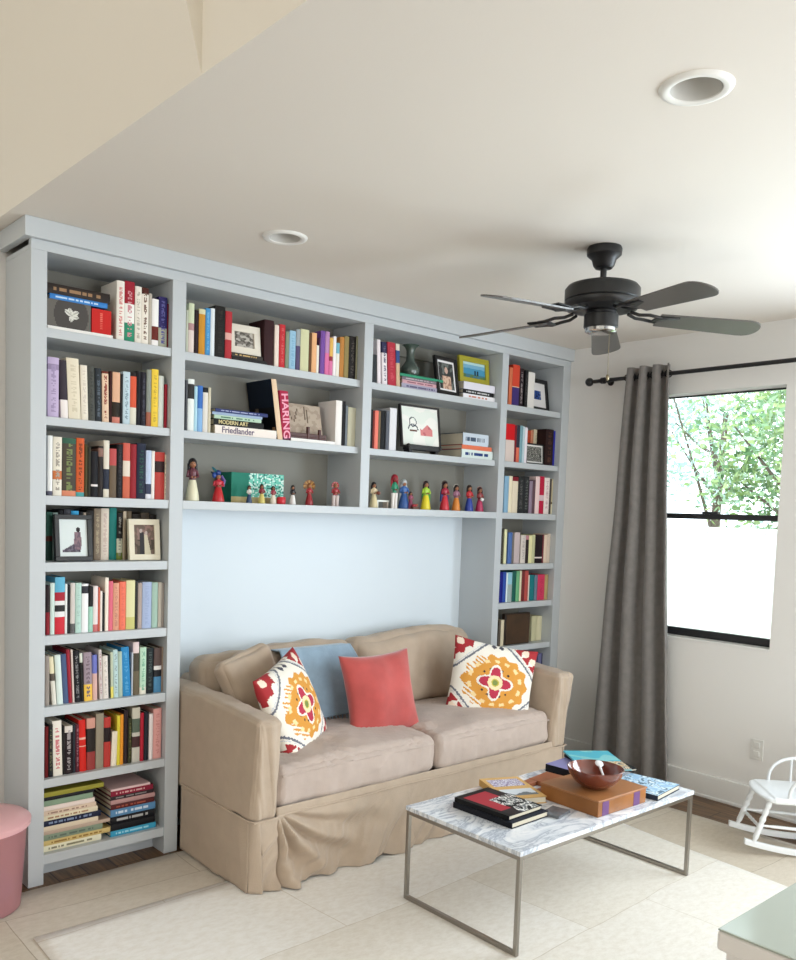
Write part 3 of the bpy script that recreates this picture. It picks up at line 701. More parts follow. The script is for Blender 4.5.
# ---- flat books
def flat_book(x0, x1, y0, d_, z, th, base, spine, title, label, group, cat='book', rnd=random, rot=0.0, pages_side=True):
    """closed book lying flat, spine towards -y"""
    w_ = x1 - x0
    cx, cy = (x0 + x1) / 2, y0 + d_ / 2
    m = M(); nu = max(12, int(w_ / .006)); nv = 3
    mk = {i for i in range(int(nu * .12), int(nu * .85)) if rnd.random() < .75}
    def col(u, v):
        if title and int(u * nu) in mk and int(v * nv) == 1: return title
        return spine
    m.grid(nu, nv, lambda u, v: ((u - .5) * w_, -d_ / 2 - .002 * (1 - (2 * v - 1) ** 2), v * th), col)
    t_ = min(.003, th * .16)
    m.box(-w_ / 2, w_ / 2, -d_ / 2, d_ / 2, 0, t_, base); m.box(-w_ / 2, w_ / 2, -d_ / 2, d_ / 2, th - t_, th, base)
    m.box(-w_ / 2, w_ / 2, -d_ / 2, -d_ / 2 + .002, t_, th - t_, base)
    o = m.build('book', bookm, loc=(cx, cy, z + .0003), rot=(0, 0, rot), angle=30); tag(o, label, cat, group)
    M().box(-w_ / 2 + .003, w_ / 2 - .003, -d_ / 2 + .002, d_ / 2 - .004, t_ + .0001, th - t_ - .0001).build('pages', pagemh, o, smooth=False)
    return o
def stack(x0, z, y0, items, where, group, d_=.17):
    """items bottom up: (length, thickness, cover, spine, lettering, x offset, words)"""
    rnd = random.Random(int(x0 * 1000))
    for k, (ln, th, c, s, t_, dx, wd) in enumerate(items):
        flat_book(x0 + dx, x0 + dx + ln, y0 + rnd.uniform(0, .008), d_ * rnd.uniform(.9, 1), z + .0002, th - .0004, c, s, t_, '%s lying flat %s' % (wd, where), group, rnd=rnd)
        z += th
    return z
z8 = ZA[7][0]
g = 'books lying flat on the bottom shelf of the left bay'
stack(.068, z8, .03, [
    (.265, .026, 'e4dfc6', 'e8e4ca', '8a8468', 0, 'off-white paperback'), (.315, .022, 'c8b070', 'd0b878', '98743c', 0, 'ochre book'), (.27, .026, '7a8a78', '84947f', '667466', 0, 'sage green book'),
    (.305, .016, 'b0988a', 'c0aa98', None, 0, 'slim pinkish tan book'), (.25, .020, 'd8c8b0', 'e2d2ba', None, 0, 'cream book'), (.262, .027, '1c2030', '222840', '8090b0', 0, 'navy book'),
    (.245, .022, 'e0d4b8', 'e6dcc0', 'b08868', 0, 'pale cream book'), (.238, .020, 'd0b8a0', 'dcc6b0', 'a08070', 0, 'tan paperback'), (.232, .020, 'e0d0c8', 'ecdcd4', None, 0, 'pinkish white book'),
    (.225, .025, '7c947c', '88a088', None, 0, 'grey green book'), (.228, .016, '1a1a1c', '202022', None, 0, 'thin black book'), (.272, .020, '8a8430', '9a9438', None, 0, 'olive book')],
    'in the left pile on the bottom shelf', g, .2)
stack(.375, z8, .03, [
    (.22, .026, '2c88a8', '3a9cc0', 'a0d8e8', 0, 'turquoise book'), (.215, .030, '101014', '141418', None, 0, 'black book'), (.218, .034, '15151a', '18181d', 'b0b0b0', 0, 'thick black lettered book'), (.218, .034, '4a78a0', '5a8ab4', 'd0dce8', 0, 'steel blue book'),
    (.21, .022, '4a1c1c', '582424', 'a05040', 0, 'brown red book'), (.216, .020, 'a88080', 'bc9290', None, 0, 'dusty pink book'), (.21, .018, '2c2024', '34282c', '888080', 0, 'dark brown book'), (.205, .024, '7a1830', '8a2038', 'd0a0a0', 0, 'maroon book'), (.19, .010, 'd8b8b8', 'e2c4c4', None, 0, 'thin pale pink book')],
    'in the right pile on the bottom shelf', g, .21)
# top shelf of the left bay: lying and boxed books
zt = ZA[0][0]; g = 'books on the top shelf of the left bay'
X = lambda px_, y: at(px_, 320, 'y', y).x
flat_book(.078, .358, .03, .2, zt, .016, 'eceae6', 'f2f0ec', None, 'thin white book lying flat under the flower boxed book on the top left shelf', g)
def pic_box(nm, x0, x1, y0, y1, z0, z1, side, front, label, cat, group=None, n=40, mt=None):
    m = M()
    m.grid(n, n, lambda u, v: (x0 + (x1 - x0) * u, y0, z0 + (z1 - z0) * v), front)
    i = len(m.v)
    m.v += [(x0, y0, z0), (x1, y0, z0), (x1, y1, z0), (x0, y1, z0), (x0, y0, z1), (x1, y0, z1), (x1, y1, z1), (x0, y1, z1)]
    for q in ((3, 2, 1, 0), (4, 5, 6, 7), (1, 2, 6, 5), (2, 3, 7, 6), (3, 0, 4, 7)): m.face([i + a for a in q], side)
    o = m.build(nm, mt or bookm, smooth=False)
    return tag(o, label, cat, group)
def flower(u, v):
    x, y = (u - .55) * 1.9, (v - .5)
    for a, r0 in ((2.6, .34), (1.9, .3), (.5, .36), (-.2, .33), (-1.6, .25)):
        dx, dy = x * cos(a) + y * sin(a), -x * sin(a) + y * cos(a)
        if 0 < dx < r0 and abs(dy) < .09 * sin(pi * dx / r0) + .01: return 'd8d8d0' if abs(dy) > .02 else 'a8a8a0'
    return '6a6660' if hypot(x, y) > .75 else '4c4845'
pic_box('book', .078, .262, .036, .20, zt + .0165, zt + .126, '3a3634', flower, 'dark grey boxed book with a white flower picture on the top left shelf', 'book', g)
def redc(u, v): return 'e07060' if .42 < u < .56 and .15 < v < .85 and int(v * 26) % 2 else 'c4221e'
pic_box('book', .266, .352, .034, .19, zt + .0165, zt + .118, 'a81c1c', redc, 'small square red book standing beside the flower boxed book', 'book', g)
zz = zt + .1265
flat_book(.088, .335, .036, .17, zz, .021, '2c68a8', '3a80c8', 'c0d8f0', 'blue book lying on top of the flower boxed book', g)
flat_book(.072, .345, .034, .18, zz + .0215, .040, '2a2420', '302824', '9a7858', 'thick dark brown book topmost of the pile on the top left shelf', g)

# centre-left bay: flat books, art volumes
def text_on(body, s, loc, rot, size, colr, parent, depth=.0004, sx=1.0, bold=0.0):
    cu = bpy.data.curves.new('lettering', 'FONT'); cu.body = body; cu.size = size; cu.extrude = depth; cu.offset = bold
    cu.align_x = 'LEFT'; cu.align_y = 'CENTER'
    to = bpy.data.objects.new('tmp', cu); C.objects.link(to)
    dg = bpy.context.evaluated_depsgraph_get()
    me = bpy.data.meshes.new_from_object(to.evaluated_get(dg)); bpy.data.objects.remove(to)
    for v in me.vertices: v.co.x *= sx
    me.materials.clear(); me.materials.append(mat('ink_' + colr, colr, .5))
    o = bpy.data.objects.new('lettering', me); C.objects.link(o); o.parent = parent; o.location = loc; o.rotation_euler = rot
    return o
z2 = ZA[1][0]; g = 'large art books on the second shelf of the centre-left bay'
x0 = at(180 + 250 / 7.96, 420, 'y', .05).x + .02; x1 = at(180 + 768 / 7.96, 430, 'y', .05).x
bk = flat_book(x0, x1, .05, .2, z2, .042, 'ece0d8', 'f2e8e0', None, 'thick cream art book at the bottom of the pile of lying art books', g)
text_on('Friedlander', 0, (-(x1 - x0) / 2 + .035, -.1026, .021), (pi / 2, 0, 0), .040, '5a4a68', bk, bold=.0006)
bk = flat_book(x0 - .005, x1 - .075, .055, .2, z2 + .0425, .030, '141412', '181816', None, 'black art book above the cream one in the pile of lying art books', g)
text_on('MODERN ART', 0, (-(x1 - x0) / 2 + .06, -.1026, .015), (pi / 2, 0, 0), .026, 'd8c890', bk, bold=.0005)
flat_book(x0 + .0, x1 - .085, .06, .19, z2 + .073, .018, '98b8a0', 'b8d4bc', '507860', 'pale green book in the middle of the pile of lying art books', g)
flat_book(x0 - .01, x1 - .08, .06, .19, z2 + .0915, .013, '8898b0', '9cb0cc', None, 'slim pale blue book second from top of the pile of lying art books', g)
flat_book(x0 + .005, x1 - .05, .058, .19, z2 + .105, .016, '2a3460', '343e70', 'a0a8c8', 'navy book topmost of the pile of lying art books', g)
# big dark volume leaning, cream spine
xb = at(180 + 795 / 7.96, 437, 'y', .05).x; xt = at(180 + 742 / 7.96, 375, 'y', .05).x
th = atan2(xb - xt, .3)
o = make_book('book', .030, .295, .225, 'e8ccac', [], None, (xb + .004, .052, z2 + .001), 'tall volume with black cover and cream spine leaning left beside the lying art books', g)
for me in (o.data, o.children[0].data):
    for v in me.vertices: v.co.x -= v.co.z * math.tan(th)
cv = M()
def darkc(u, v):
    n_ = noise.noise(Vector((u * 5, v * 6, 3)))
    if v < .55 and n_ > .28: return '8a6a48' if u > .6 else '64584a'
    return '0c1a2c' if v > .55 else '0b0d12'
cv.grid(24, 24, lambda u, v: (-.0155 - .295 * v * math.tan(th), .225 * (1 - u), .295 * v), darkc)
cv.build('cover_picture', bookm, o, smooth=False)
# pink and red volume
xb2 = at(260 + 172 / 7.236, 437, 'y', .05).x; xt2 = at(260 + 152 / 7.236, 387, 'y', .05).x
hh = .245; th2 = atan2(xb2 - xt2, hh)
o = make_book('book', .052, hh, .2, 'a82044', [(.0, 'a82044'), (.94, '5a2040')], None, (xb2 + .021, .056, z2 + .001), 'crimson art book with big pink letters down its spine', g)
for me in (o.data, o.children[0].data):
    for v in me.vertices: v.co.x -= v.co.z * math.tan(th2)
tx = text_on('HARING', 0, (-hh * .965 * math.tan(th2), -.0048, hh * .955), (0, 0, 0), .056, 'f0a4ba', o, sx=1.08, bold=.0012)
tx.rotation_euler = Matrix(((sin(th2), cos(th2), 0), (0, 0, -1), (-cos(th2), sin(th2), 0))).to_euler()
xw0 = xb2 + .045; xw1 = at(260 + 541 / 7.236, 440, 'y', .05).x
flat_book(xw0, xw1, .05, .2, z2, .017, 'f0eeea', 'f4f2ee', None, 'thin white book lying flat under the carved stone plaque', g)
# stone plaque on a brown stand
pq = thing('stone_plaque', 'beige carved stone plaque on a brown wooden stand beside the crimson art book', 'plaque', ((xw0 + xw1) / 2 - .02, .1, z2 + .018))
def stonec(u, v):
    for cx_, cy_, a in ((.15, .65, .3), (.3, .6, -.5), (.55, .7, .1), (.62, .6, 0)):
        if abs((u - cx_) + a * (v - cy_) * .5) < .014 and abs(v - cy_) < .22: return '6a5a4c'
    return 'b8a998' if noise.noise(Vector((u * 7, v * 7, 0))) > -.1 else 'a89888'
def tilted(m, w_, h_, d_, z, front, side, tilt, ysh=0):
    """upright slab tilted backwards"""
    R_ = lambda x, y, zz_: (x, ysh + y * cos(tilt) + zz_ * sin(tilt), z + zz_ * cos(tilt) - y * sin(tilt) + d_ * sin(tilt) )
    m.grid(30, 30, lambda u, v: R_((u - .5) * w_, 0, v * h_), front)
    i = len(m.v)
    m.v += [R_(*p) for p in ((-w_ / 2, 0, 0), (w_ / 2, 0, 0), (w_ / 2, d_, 0), (-w_ / 2, d_, 0), (-w_ / 2, 0, h_), (w_ / 2, 0, h_), (w_ / 2, d_, h_), (-w_ / 2, d_, h_))]
    for q in ((3, 2, 1, 0), (4, 5, 6, 7), (1, 2, 6, 5), (2, 3, 7, 6), (3, 0, 4, 7)): m.face([i + a for a in q], side)
    return m
tilted(M(), .235, .155, .02, .028, stonec, '9a8c7c', .22, 0).build('stone_slab', bookm, pq, smooth=False)
st = mat('dark_wood_stand', '4a2018', .45)
M().box(-.12, .12, -.03, .05, 0, .012).box(-.12, .12, -.03, -.018, .012, .03).box(-.005, .008, -.034, -.018, 0, .065).box(.07, .083, -.034, -.018, 0, .055).build('stand', st, pq, smooth=False, bevel=.0015)

# ---- framed pictures
def framed(name, x, y, z, w_, h_, tilt, yaw, border, fcol, matw, mcol, pic, label, cat='picture frame', group=None, depth=.02, rough=.4, roll=0):
    t = thing(name, label, cat, (x, y, z + .0008), (0, 0, yaw), group)
    hold = Matrix.Rotation(-tilt, 4, 'X')
    m = M(); b_ = border
    m.box(-w_ / 2, w_ / 2, 0, depth, 0, b_); m.box(-w_ / 2, w_ / 2, 0, depth, h_ - b_, h_)
    m.box(-w_ / 2, -w_ / 2 + b_, 0, depth, b_, h_ - b_); m.box(w_ / 2 - b_, w_ / 2, 0, depth, b_, h_ - b_)
    m.box(-w_ / 2 + b_, w_ / 2 - b_, depth * .7, depth, b_, h_ - b_)
    o = m.build('frame', mat('frame_' + fcol, fcol, rough), t, smooth=False, bevel=.0015)
    hold = Matrix.Translation((0, 0, depth * sin(tilt))) @ hold
    o.matrix_local = hold
    iw, ih = w_ - 2 * b_, h_ - 2 * b_
    if matw:
        q = M().box(-iw / 2, iw / 2, depth * .45, depth * .7, b_, h_ - b_).build('mat_board', mat('mat_' + mcol, mcol, .8), t, smooth=False); q.matrix_local = hold
    pw, ph = iw - 2 * matw, ih - 2 * matw
    p = M(); p.grid(44, 44, lambda u, v: ((u - .5) * pw, depth * .44, b_ + matw + v * ph), pic)
    p.box(-pw / 2, pw / 2, depth * .45, depth * .5, b_ + matw, b_ + matw + ph, mcol)
    q = p.build('picture', bookm, t, smooth=False); q.matrix_local = hold
    s_ = M().box(-.012, .012, depth, depth + .002, h_ * .1, h_ * .55).build('support_leg', mat('frame_back', '2a2622', .7), t, smooth=False); s_.matrix_local = hold @ Matrix.Translation((0, .0, 0))
    return t
def xz(u, v, y): p = at(u, v, 'y', y); return p.x, p.z
def nn(u, v, s, o=0): return noise.noise(Vector((u * s, v * s, o)))
def seated(u, v):
    if hypot((u - .68), (v - .72) * 1.1) < .075: return '2a2024'
    if .18 < v < .66 and abs(u - .66) < .13 - .05 * abs(v - .4): return '6a5a66' if nn(u, v, 12) > 0 else '8a7078'
    if .12 < v < .4 and .12 < u < .75 and v < .14 + .42 * (u - .05): return '4a4250' if nn(u, v, 10, 3) > -.1 else '6a6470'
    return 'dbe4e4'
xa, _ = xz(40 + 85 / 5.686, 540, .05); xb_, _ = xz(40 + 300 / 5.686, 540, .05)
framed('picture_frame', (xa + xb_) / 2, .040, ZA[3][0], xb_ - xa, .198, .1, .04, .02, '121214', .0, 'f2f2f0', seated, 'black framed picture of a seated woman in front of books, fourth left shelf', group='framed pictures in the bookcase', roll=0)
def couple(u, v):
    if hypot(u - .62, v - .72) < .07 or hypot(u - .36, v - .8) < .07: return 'b8a8a0'
    if .3 < u < .5 and v < .75: return '2e2c30'
    if .52 < u < .52 + .32 * (1 - v * .8) and v < .68: return 'c8c0a8'
    return '6a5a50' if nn(u, v, 6) > 0 else '8a6e66' if v > .5 else '4a4038'
xa, _ = xz(40 + 512 / 5.686, 540, .05); xb_, _ = xz(40 + 688 / 5.686, 540, .05)
framed('picture_frame', (xa + xb_) / 2, .05, ZA[3][0], xb_ - xa, .185, .1, 0, .026, 'ddd5be', 0, 'ddd5be', couple, 'cream wooden frame with an old wedding photo on the fourth left shelf', group='framed pictures in the bookcase')
# white patterned frame, top shelf centre-left, on two flat books
g = 'books on the top shelf of the centre-left bay'
xa, _ = xz(180 + 416 / 7.96, 350, .05); xb_, _ = xz(180 + 690 / 7.96, 350, .05); xc, _ = xz(180 + 745 / 7.96, 350, .05)
flat_book(xa, xc - .035, .052, .19, zt, .020, '201e1e', '2a2828', None, 'black book lying flat under the white patterned frame, lower of two', g)
flat_book(xa + .0, xc - .06, .054, .18, zt + .0205, .018, '34302c', '3a3632', 'c8a870', 'dark book with tan spine label lying under the white patterned frame', g)
def cat_(u, v): return 'b8b4ac' if nn(u, v, 5, 2) > .12 else ('5a5650' if nn(u, v, 6) > 0 else '807c76')
framed('picture_frame', (xa + xb_) / 2 - .012, .07, zt + .0387, xb_ - xa - .02, .142, .12, -.06, .034, 'e6e0d2', 0, 'e6e0d2', cat_, 'white patterned frame with a grey photo on the top shelf, centre-left bay', group='framed pictures in the bookcase')
# centre-right bay, top shelf
g = 'books on the top shelf of the centre-right bay'
xa, _ = xz(365 + 385 / 10.6, 390, .05); xe, _ = xz(365 + 800 / 10.6, 390, .05)
flat_book(xa, xe, .05, .2, zt, .028, '8a8898', 'a4a0b4', '605c78', 'grey lilac book lowest of the pile under the green vase', g)
flat_book(xa + .01, xe - .02, .055, .19, zt + .0285, .020, 'b89098', 'cca0a8', '90606c', 'dusty pink book in the middle of the pile under the green vase', g)
flat_book(xa + .005, xe - .01, .055, .19, zt + .049, .017, '6a6068', '7a7078', 'b8b0b4', 'mauve book under the green one in the pile below the vase', g)
flat_book(xa - .015, xe + .02, .05, .2, zt + .0665, .014, '2c8060', '389070', None, 'thin green book topmost of the pile under the green vase', g)
xv, _ = xz(365 + 488 / 10.6, 370, .12)
vz = zt + .0808
vs = thing('bottle_vase', 'grey green glazed bottle vase standing on the thin green book', 'vase', (xv, .13, vz))
M().lathe([(.03, 0), (.048, .008), (.058, .03), (.056, .05), (.04, .072), (.027, .09), (.023, .115), (.024, .15), (.034, .17), (.05, .182), (.046, .183), (.03, .172), (.018, .15), (.001, .148)], 40).build('vase_body', mat('celadon_glaze', '4a5750', .15, var=.2, vscale=20, coat=.5), vs)
def port(u, v):
    if hypot((u - .52) * 1.2, v - .72) < .13: return 'd0b0a0'
    if v < .5 and abs(u - .5) < .3: return 'd8b8a0' if nn(u, v, 8) > -.1 else 'a88070'
    return '3a3c3c' if nn(u, v, 5) > -.1 else '6a706c'
xa, _ = xz(425 + 120 / 9.95, 380, .045); xb_, _ = xz(425 + 350 / 9.95, 380, .045)
framed('picture_frame', (xa + xb_) / 2 + .012, .047, zt, .205, .225, .17, .1, .021, '0e0e10', .013, 'eeecec', port, 'black framed portrait photo leaning on the top shelf, centre-right bay', group='framed pictures in the bookcase')
g = 'books under the yellow green frame'
xa, _ = xz(425 + 385 / 9.95, 395, .05); xe, _ = xz(425 + 702 / 9.95, 395, .05)
stack(xa, zt, .05, [(xe - xa, .030, 'e8e6ea', 'eeecf0', 'c88878', 0, 'white book'), (xe - xa - .01, .026, '141416', '18181a', 'c8c8c8', 0, 'black and white lettered book'), (xe - xa - .005, .044, 'd8d6e0', 'e2e0ea', None, 0, 'thick white book')], 'in the pile under the yellow green frame', g, .19)
def beach(u, v):
    if (abs(u - .55) < .03 or abs(u - .66) < .035) and .2 < v < .5: return '223040'
    if v < .25: return '5a7a50' if nn(u, v, 6) > 0 else '4a7888'
    return '4a94b8' if v < .6 + .08 * nn(u, v, 4) else ('7ab0cc' if v < .85 else 'b8d8dc')
xa, _ = xz(425 + 360 / 9.95, 370, .08); xb_, _ = xz(425 + 645 / 9.95, 370, .08)
framed('picture_frame', (xa + xb_) / 2 + .006, .085, zt + .1005, xb_ - xa + .01, .160, .1, 0, .032, 'a8a030', 0, 'a8a030', beach, 'yellow green frame with a beach photo standing on three lying books', group='framed pictures in the bookcase')
# centre-right bay, second shelf: art on easel, flat books
def sketch(u, v):
    if .5 < u < .85 and .28 < v < .5 + .06 * sin(u * 20): return 'd88888' if nn(u, v, 9) > -.2 else 'c06870'
    if abs(hypot((u - .3) * 1.3, v - .62) - .12) < .014 or abs(hypot((u - .3), v - .42) - .13) < .014 and v > .4: return '3a4450'
    if abs(u - .3) < .1 and abs(v - .38) < .02: return '6a4a40'
    return 'e6ece4' if nn(u, v, 3) > 0 else 'f0f0ea'
xa, _ = xz(365 + 400 / 9.95, 430, .05); xb_, _ = xz(365 + 738 / 9.95, 430, .05)
ft = framed('framed_drawing', (xa + xb_) / 2 + .004, .05, z2 + .03, xb_ - xa + .03, .245, .14, -.05, .010, '1a1618', .004, 'ecebe6', sketch, 'black framed drawing with a pink figure on a small black easel', 'picture frame', 'framed pictures in the bookcase')
es = thing('tabletop_easel', 'small black easel holding the framed drawing on the second shelf', 'easel', ((xa + xb_) / 2 - .0, .05, z2 + .0006))
em = mat('black_easel', '141214', .4)
M().box(-.125, .125, -.022, .028, .016, .029).box(-.125, .125, -.026, -.020, .016, .045).build('ledge', em, es, smooth=False, bevel=.002)
for s in (-1, 1): M().box(s * .105 - .012, s * .105 + .012, -.02, .03, 0, .016).ball((s * .125, -.02, .035), .014, 12, 8).build('foot', em, es, bevel=.002)
g = 'books lying flat on the second shelf of the centre-right bay'
xa, _ = xz(425 + 372 / 9.95, 455, .04); xe, _ = xz(425 + 680 / 9.95, 455, .04)
stack(xa, z2, .04, [(xe - xa, .052, '20305a', 'd8e4e0', '28407a', 0, 'navy and white book'), (xe - xa - .01, .026, 'd06850', 'e07858', None, 0, 'orange book'), (xe - xa - .05, .072, '3a4654', 'c8d4e0', '48586c', .005, 'thick grey blue book')], 'in the pile beside the framed drawing', g, .23)

# right bay: frames, box
def nightb(u, v): return '2a4a90' if nn(u * 3, v, 4) > -.15 else ('0f1830' if u < .8 else '8090b0')
xa, _ = xz(500 + 385 / 11.37, 385, .06); xb_, _ = xz(500 + 655 / 11.37, 385, .06)
framed('picture_frame', min((xa + xb_) / 2 + .012, XD1 - .008 - (xb_ - xa) / 2), .085, ZD[0][0], xb_ - xa, .215, .14, .08, .026, '0d0d0f', .052, 'eceaea', nightb, 'black framed blue picture with wide white mat on the top shelf, right bay', group='framed pictures in the bookcase')
def bw(u, v): return ['3c3c3a', '8a8a84', '60605c', 'b0b0a8'][int(abs(nn(u, v, 7)) * 9) % 4]
xa, _ = xz(500 + 300 / 11.37, 455, .05); xb_, _ = xz(500 + 512 / 11.37, 455, .05)
framed('picture_frame', (xa + xb_) / 2, .05, ZD[1][0], xb_ - xa - .004, .135, .06, 0, .009, '101012', .010, 'e8e8e4', bw, 'small black and white landscape photo on the second shelf, right bay', group='framed pictures in the bookcase')
xa, _ = xz(495 + 110 / 11.37, 472, .05); xb_, _ = xz(495 + 372 / 11.37, 472, .05)
zl = max(z for z in [ZD[2][0] + .24])
bx = thing('cigar_box', 'dark brown wooden box standing on edge on the sixth shelf, right bay', 'box', (at(490 + 318 / 11.37, 630, 'y', .04).x, .045, ZD[5][0] + .0005))
db = mat('dark_walnut', '2e2017', .4, var=.2, vscale=12)
M().box(-.125, .125, .0, .03, 0, .205).build('box_body', db, bx, smooth=False, bevel=.003)
M().box(-.118, .118, -.006, 0, .006, .199).build('lid', mat('walnut_lid', '44301f', .4, var=.3, vscale=9), bx, smooth=False, bevel=.002)
# green box behind the figurines
z3 = ZA[2][0]
xa, _ = xz(235.5, 490, .1); xb_, _ = xz(287, 490, .1)
def gbox(u, v):
    if v < .2: return 'b8a878'
    if u < .32: return '1d7a66'
    n_ = nn(u * 1.6, v, 16, 5)
    return 'd8ece4' if n_ > .15 else ('2a6a64' if n_ < -.3 else '6cc4b0')
pic_box('storage_box', xa - .012, xb_ - .008, .12, .24, z3 + .0006, z3 + .15, '1d7a66', gbox, 'green and turquoise lettered box behind the small figurines', 'box', None)

# ------------------------------------------------------------------ clay figurines on the long shelf
clay = mat('painted_clay', 'ffffff', .35, attr=True)
skin = '9c6a4c'
def figurine(px_, y, h, skirt, top, hair, label, head=skin, veil=None, extra=None, wide=1.0, hold=None, pants=False, cat='figurine'):
    p = at(px_, 505, 'y', y)
    t = thing('clay_figurine', label, cat, (p.x, y, z3 + .0006), (0, 0, radians(-20)), 'painted clay figurines')
    r = h * .17 * wide
    if pants:
        m = M()
        for s in (-1, 1): m.lathe([(r * .42, 0), (r * .38, h * .2), (r * .48, h * .46)], 14, (s * r * .4, 0, 0), skirt)
        m.build('trousers', clay, t)
    else:
        M().lathe([(r * 1.0, 0), (r * 1.04, h * .02), (r * .86, h * .22), (r * .62, h * .42), (r * .5, h * .5)], 22, (0, 0, 0), lambda j: skirt).build('skirt', clay, t)
    M().lathe([(r * .5, h * .47), (r * .52, h * .55), (r * .66, h * .68), (r * .6, h * .74), (r * .25, h * .79), (r * .2, h * .82)], 20, (0, 0, 0), top, sy=.72).build('torso', clay, t)
    m = M()
    for s in (-1, 1):
        m.tube([(s * r * .6, 0, h * .72), (s * r * .82, -r * .25, h * .58), (s * r * .3, -r * .95, h * .56)], lambda q: r * (.2 - .05 * q), 9, top)
        m.ball((s * r * .2, -r * 1.02, h * .56), r * .17, 10, 6, head)
    m.build('arms', clay, t)
    hz = h * .885; hr = h * .085
    m = M().ball((0, 0, hz), hr, 16, 12, head, sz=1.18)
    for s in (-1, 1): m.ball((s * hr * .36, -hr * .88, hz + hr * .12), hr * .13, 6, 5, '1a1210')
    m.ball((0, -hr * 1.0, hz - hr * .15), hr * .14, 6, 5, head).ball((0, -hr * .9, hz - hr * .5), hr * .16, 6, 4, 'a03030', sz=.5)
    m.build('head', clay, t)
    if hair:
        m = M().ball((0, hr * .32, hz + hr * .28), hr * 1.24, 16, 10, hair, sz=1.12)
        for s in (-1, 1): m.tube([(s * hr * .95, hr * .3, hz), (s * hr * 1.1, hr * .2, hz - hr * 1.6), (s * hr * 1.2, 0, h * .64)], lambda q: hr * (.5 - .25 * q), 8, hair)
        m.tube([(0, hr * .8, hz), (0, hr * 1.3, h * .72), (0, r * .62, h * .55)], lambda q: hr * (.85 - .45 * q), 10, hair)
        m.build('hair', clay, t)
    if veil:
        m = M().ball((0, hr * .35, hz + hr * .25), hr * 1.32, 16, 10, veil, sz=1.1)
        m.lathe([(r * .95, h * .12), (r * .9, h * .5), (r * .8, h * .76), (hr * 1.25, h * .9)], 22, (0, r * .42, 0), veil, sx=1.0, sy=.62, caps=False)
        m.build('veil', clay, t)
    if extra: extra(t, h, r, hz, hr)
    return t
def halo(c, s=1.35):
    def f(t, h, r, hz, hr): M().tube([(hr * s * cos(a), hr * .5, hz + hr * .3 + hr * s * 1.1 * sin(a)) for a in [pi * k / 10 for k in range(11)]], hr * .2, 7, c).build('crown', clay, t)
    return f
def bird(t, h, r, hz, hr):
    m = M().ball((-hr * .2, 0, hz + hr * 1.6), hr * 1.25, 14, 10, '223c80').ball((-hr * 1.9, -hr * .2, hz + hr * .6), hr * .9, 12, 8, '2a4c98', sz=1.4)
    m.tube([(-hr * .8, 0, hz + hr * 2), (-hr * 2.2, 0, hz + hr * 3.4), (-hr * 2.8, 0, hz + hr * 3.9)], lambda q: hr * (.7 - .4 * q), 8, '1f6a78')
    m.tube([(-hr * 1.4, 0, hz + hr), (-hr * 3.2, 0, hz + hr * 1.9)], lambda q: hr * (.6 - .3 * q), 8, '18303c')
    m.tube([(hr * 1.2, hr, hz + hr * .4), (hr * 2.6, hr, hz - hr * 1.5), (hr * 2.2, hr, hz - hr * 4)], lambda q: hr * (.8 - .2 * q), 8, '584088')
    m.build('headdress', clay, t)
def plume(c1, c2):
    def f(t, h, r, hz, hr):
        m = M()
        for k in range(11):
            a = pi * (-.12 + 1.24 * k / 10); R_ = hr * (3.3 if c1 == 'b88a48' else 1.9)
            m.tube([(0, hr * .5, hz), (R_ * cos(a), hr * .7, hz + R_ * sin(a))], lambda q: hr * (.2 + .35 * q), 7, c1 if k % 2 else c2)
        m.build('headdress', clay, t)
    return f
def held(col, off=(0, -1.25, .56), s=.3):
    def f(t, h, r, hz, hr): M().ball((off[0] * r, off[1] * r, h * off[2]), r * s, 12, 8, col, sz=.9).build('held_bundle', clay, t)
    return f
def both(*fs):
    def f(*a):
        for g_ in fs: g_(*a)
    return f
figurine(192, .06, .195, 'e6e2c4', '6a3440', '1a1214', 'tall figurine in cream skirt with long black hair at the left end', wide=.95)
figurine(218, .07, .135, 'c01c24', 'c0283a', None, 'figurine in red dress with a big blue bird headdress', extra=bird, wide=1.25)
figurine(249, .06, .085, '2a4468', 'e0ded8', '201818', 'small figurine in navy skirt and white top before the green box')
figurine(261.5, .06, .095, 'd8c870', '8a2430', '1c1214', 'small figurine in yellow skirt and dark red top in front of the turquoise box side', wide=1.1)
figurine(273, .06, .088, 'e8dccc', 'a0384a', '141012', 'small figurine with wide black hair and pale skirt, right front of the green box', wide=1.1, extra=lambda t, h, r, hz, hr: M().ball((0, hr * .5, hz - hr * .3), hr * 1.75, 16, 10, '141012', sz=.95, sy=.6).build('wide_hair', clay, t))
p = at(281, 505, 'y', .06)
dr = thing('toy_drum', 'tiny bright red drum between the figurines on the long shelf', 'drum', (p.x, .06, z3 + .0006)); M().lathe([(.021, 0), (.023, .003), (.023, .032), (.02, .036)], 24, (0, 0, 0), 'c81c2c').build('drum_body', clay, dr); M().lathe([(.0001, .0362), (.02, .0362)], 24, (0, 0, 0), 'e8a0a0', caps=False).build('drum_skin', clay, dr)
figurine(292.5, .06, .098, 'eae8e4', '18181c', '141012', 'figurine in white skirt and black top with arms crossed')
figurine(309, .07, .112, '9a2028', 'a8242c', '8a5a30', 'crouching dancer figurine with a large golden feather fan headdress', extra=plume('b88a48', '8a5a28'), wide=1.1)
figurine(335, .09, .125, 'c8b8b4', 'a02c34', None, 'dancer figurine in white trousers and red top with red headdress, alone at the right', extra=plume('a03038', 'c87070'), pants=True, wide=1.2)
figurine(373.5, .07, .14, 'e0d0a4', 'e0cca8', '1e1412', 'cream robed figurine with black hair holding a brown bundle', extra=held('7a4030', (.8, -.9, .58), .5))
p = at(383, 505, 'y', .12)
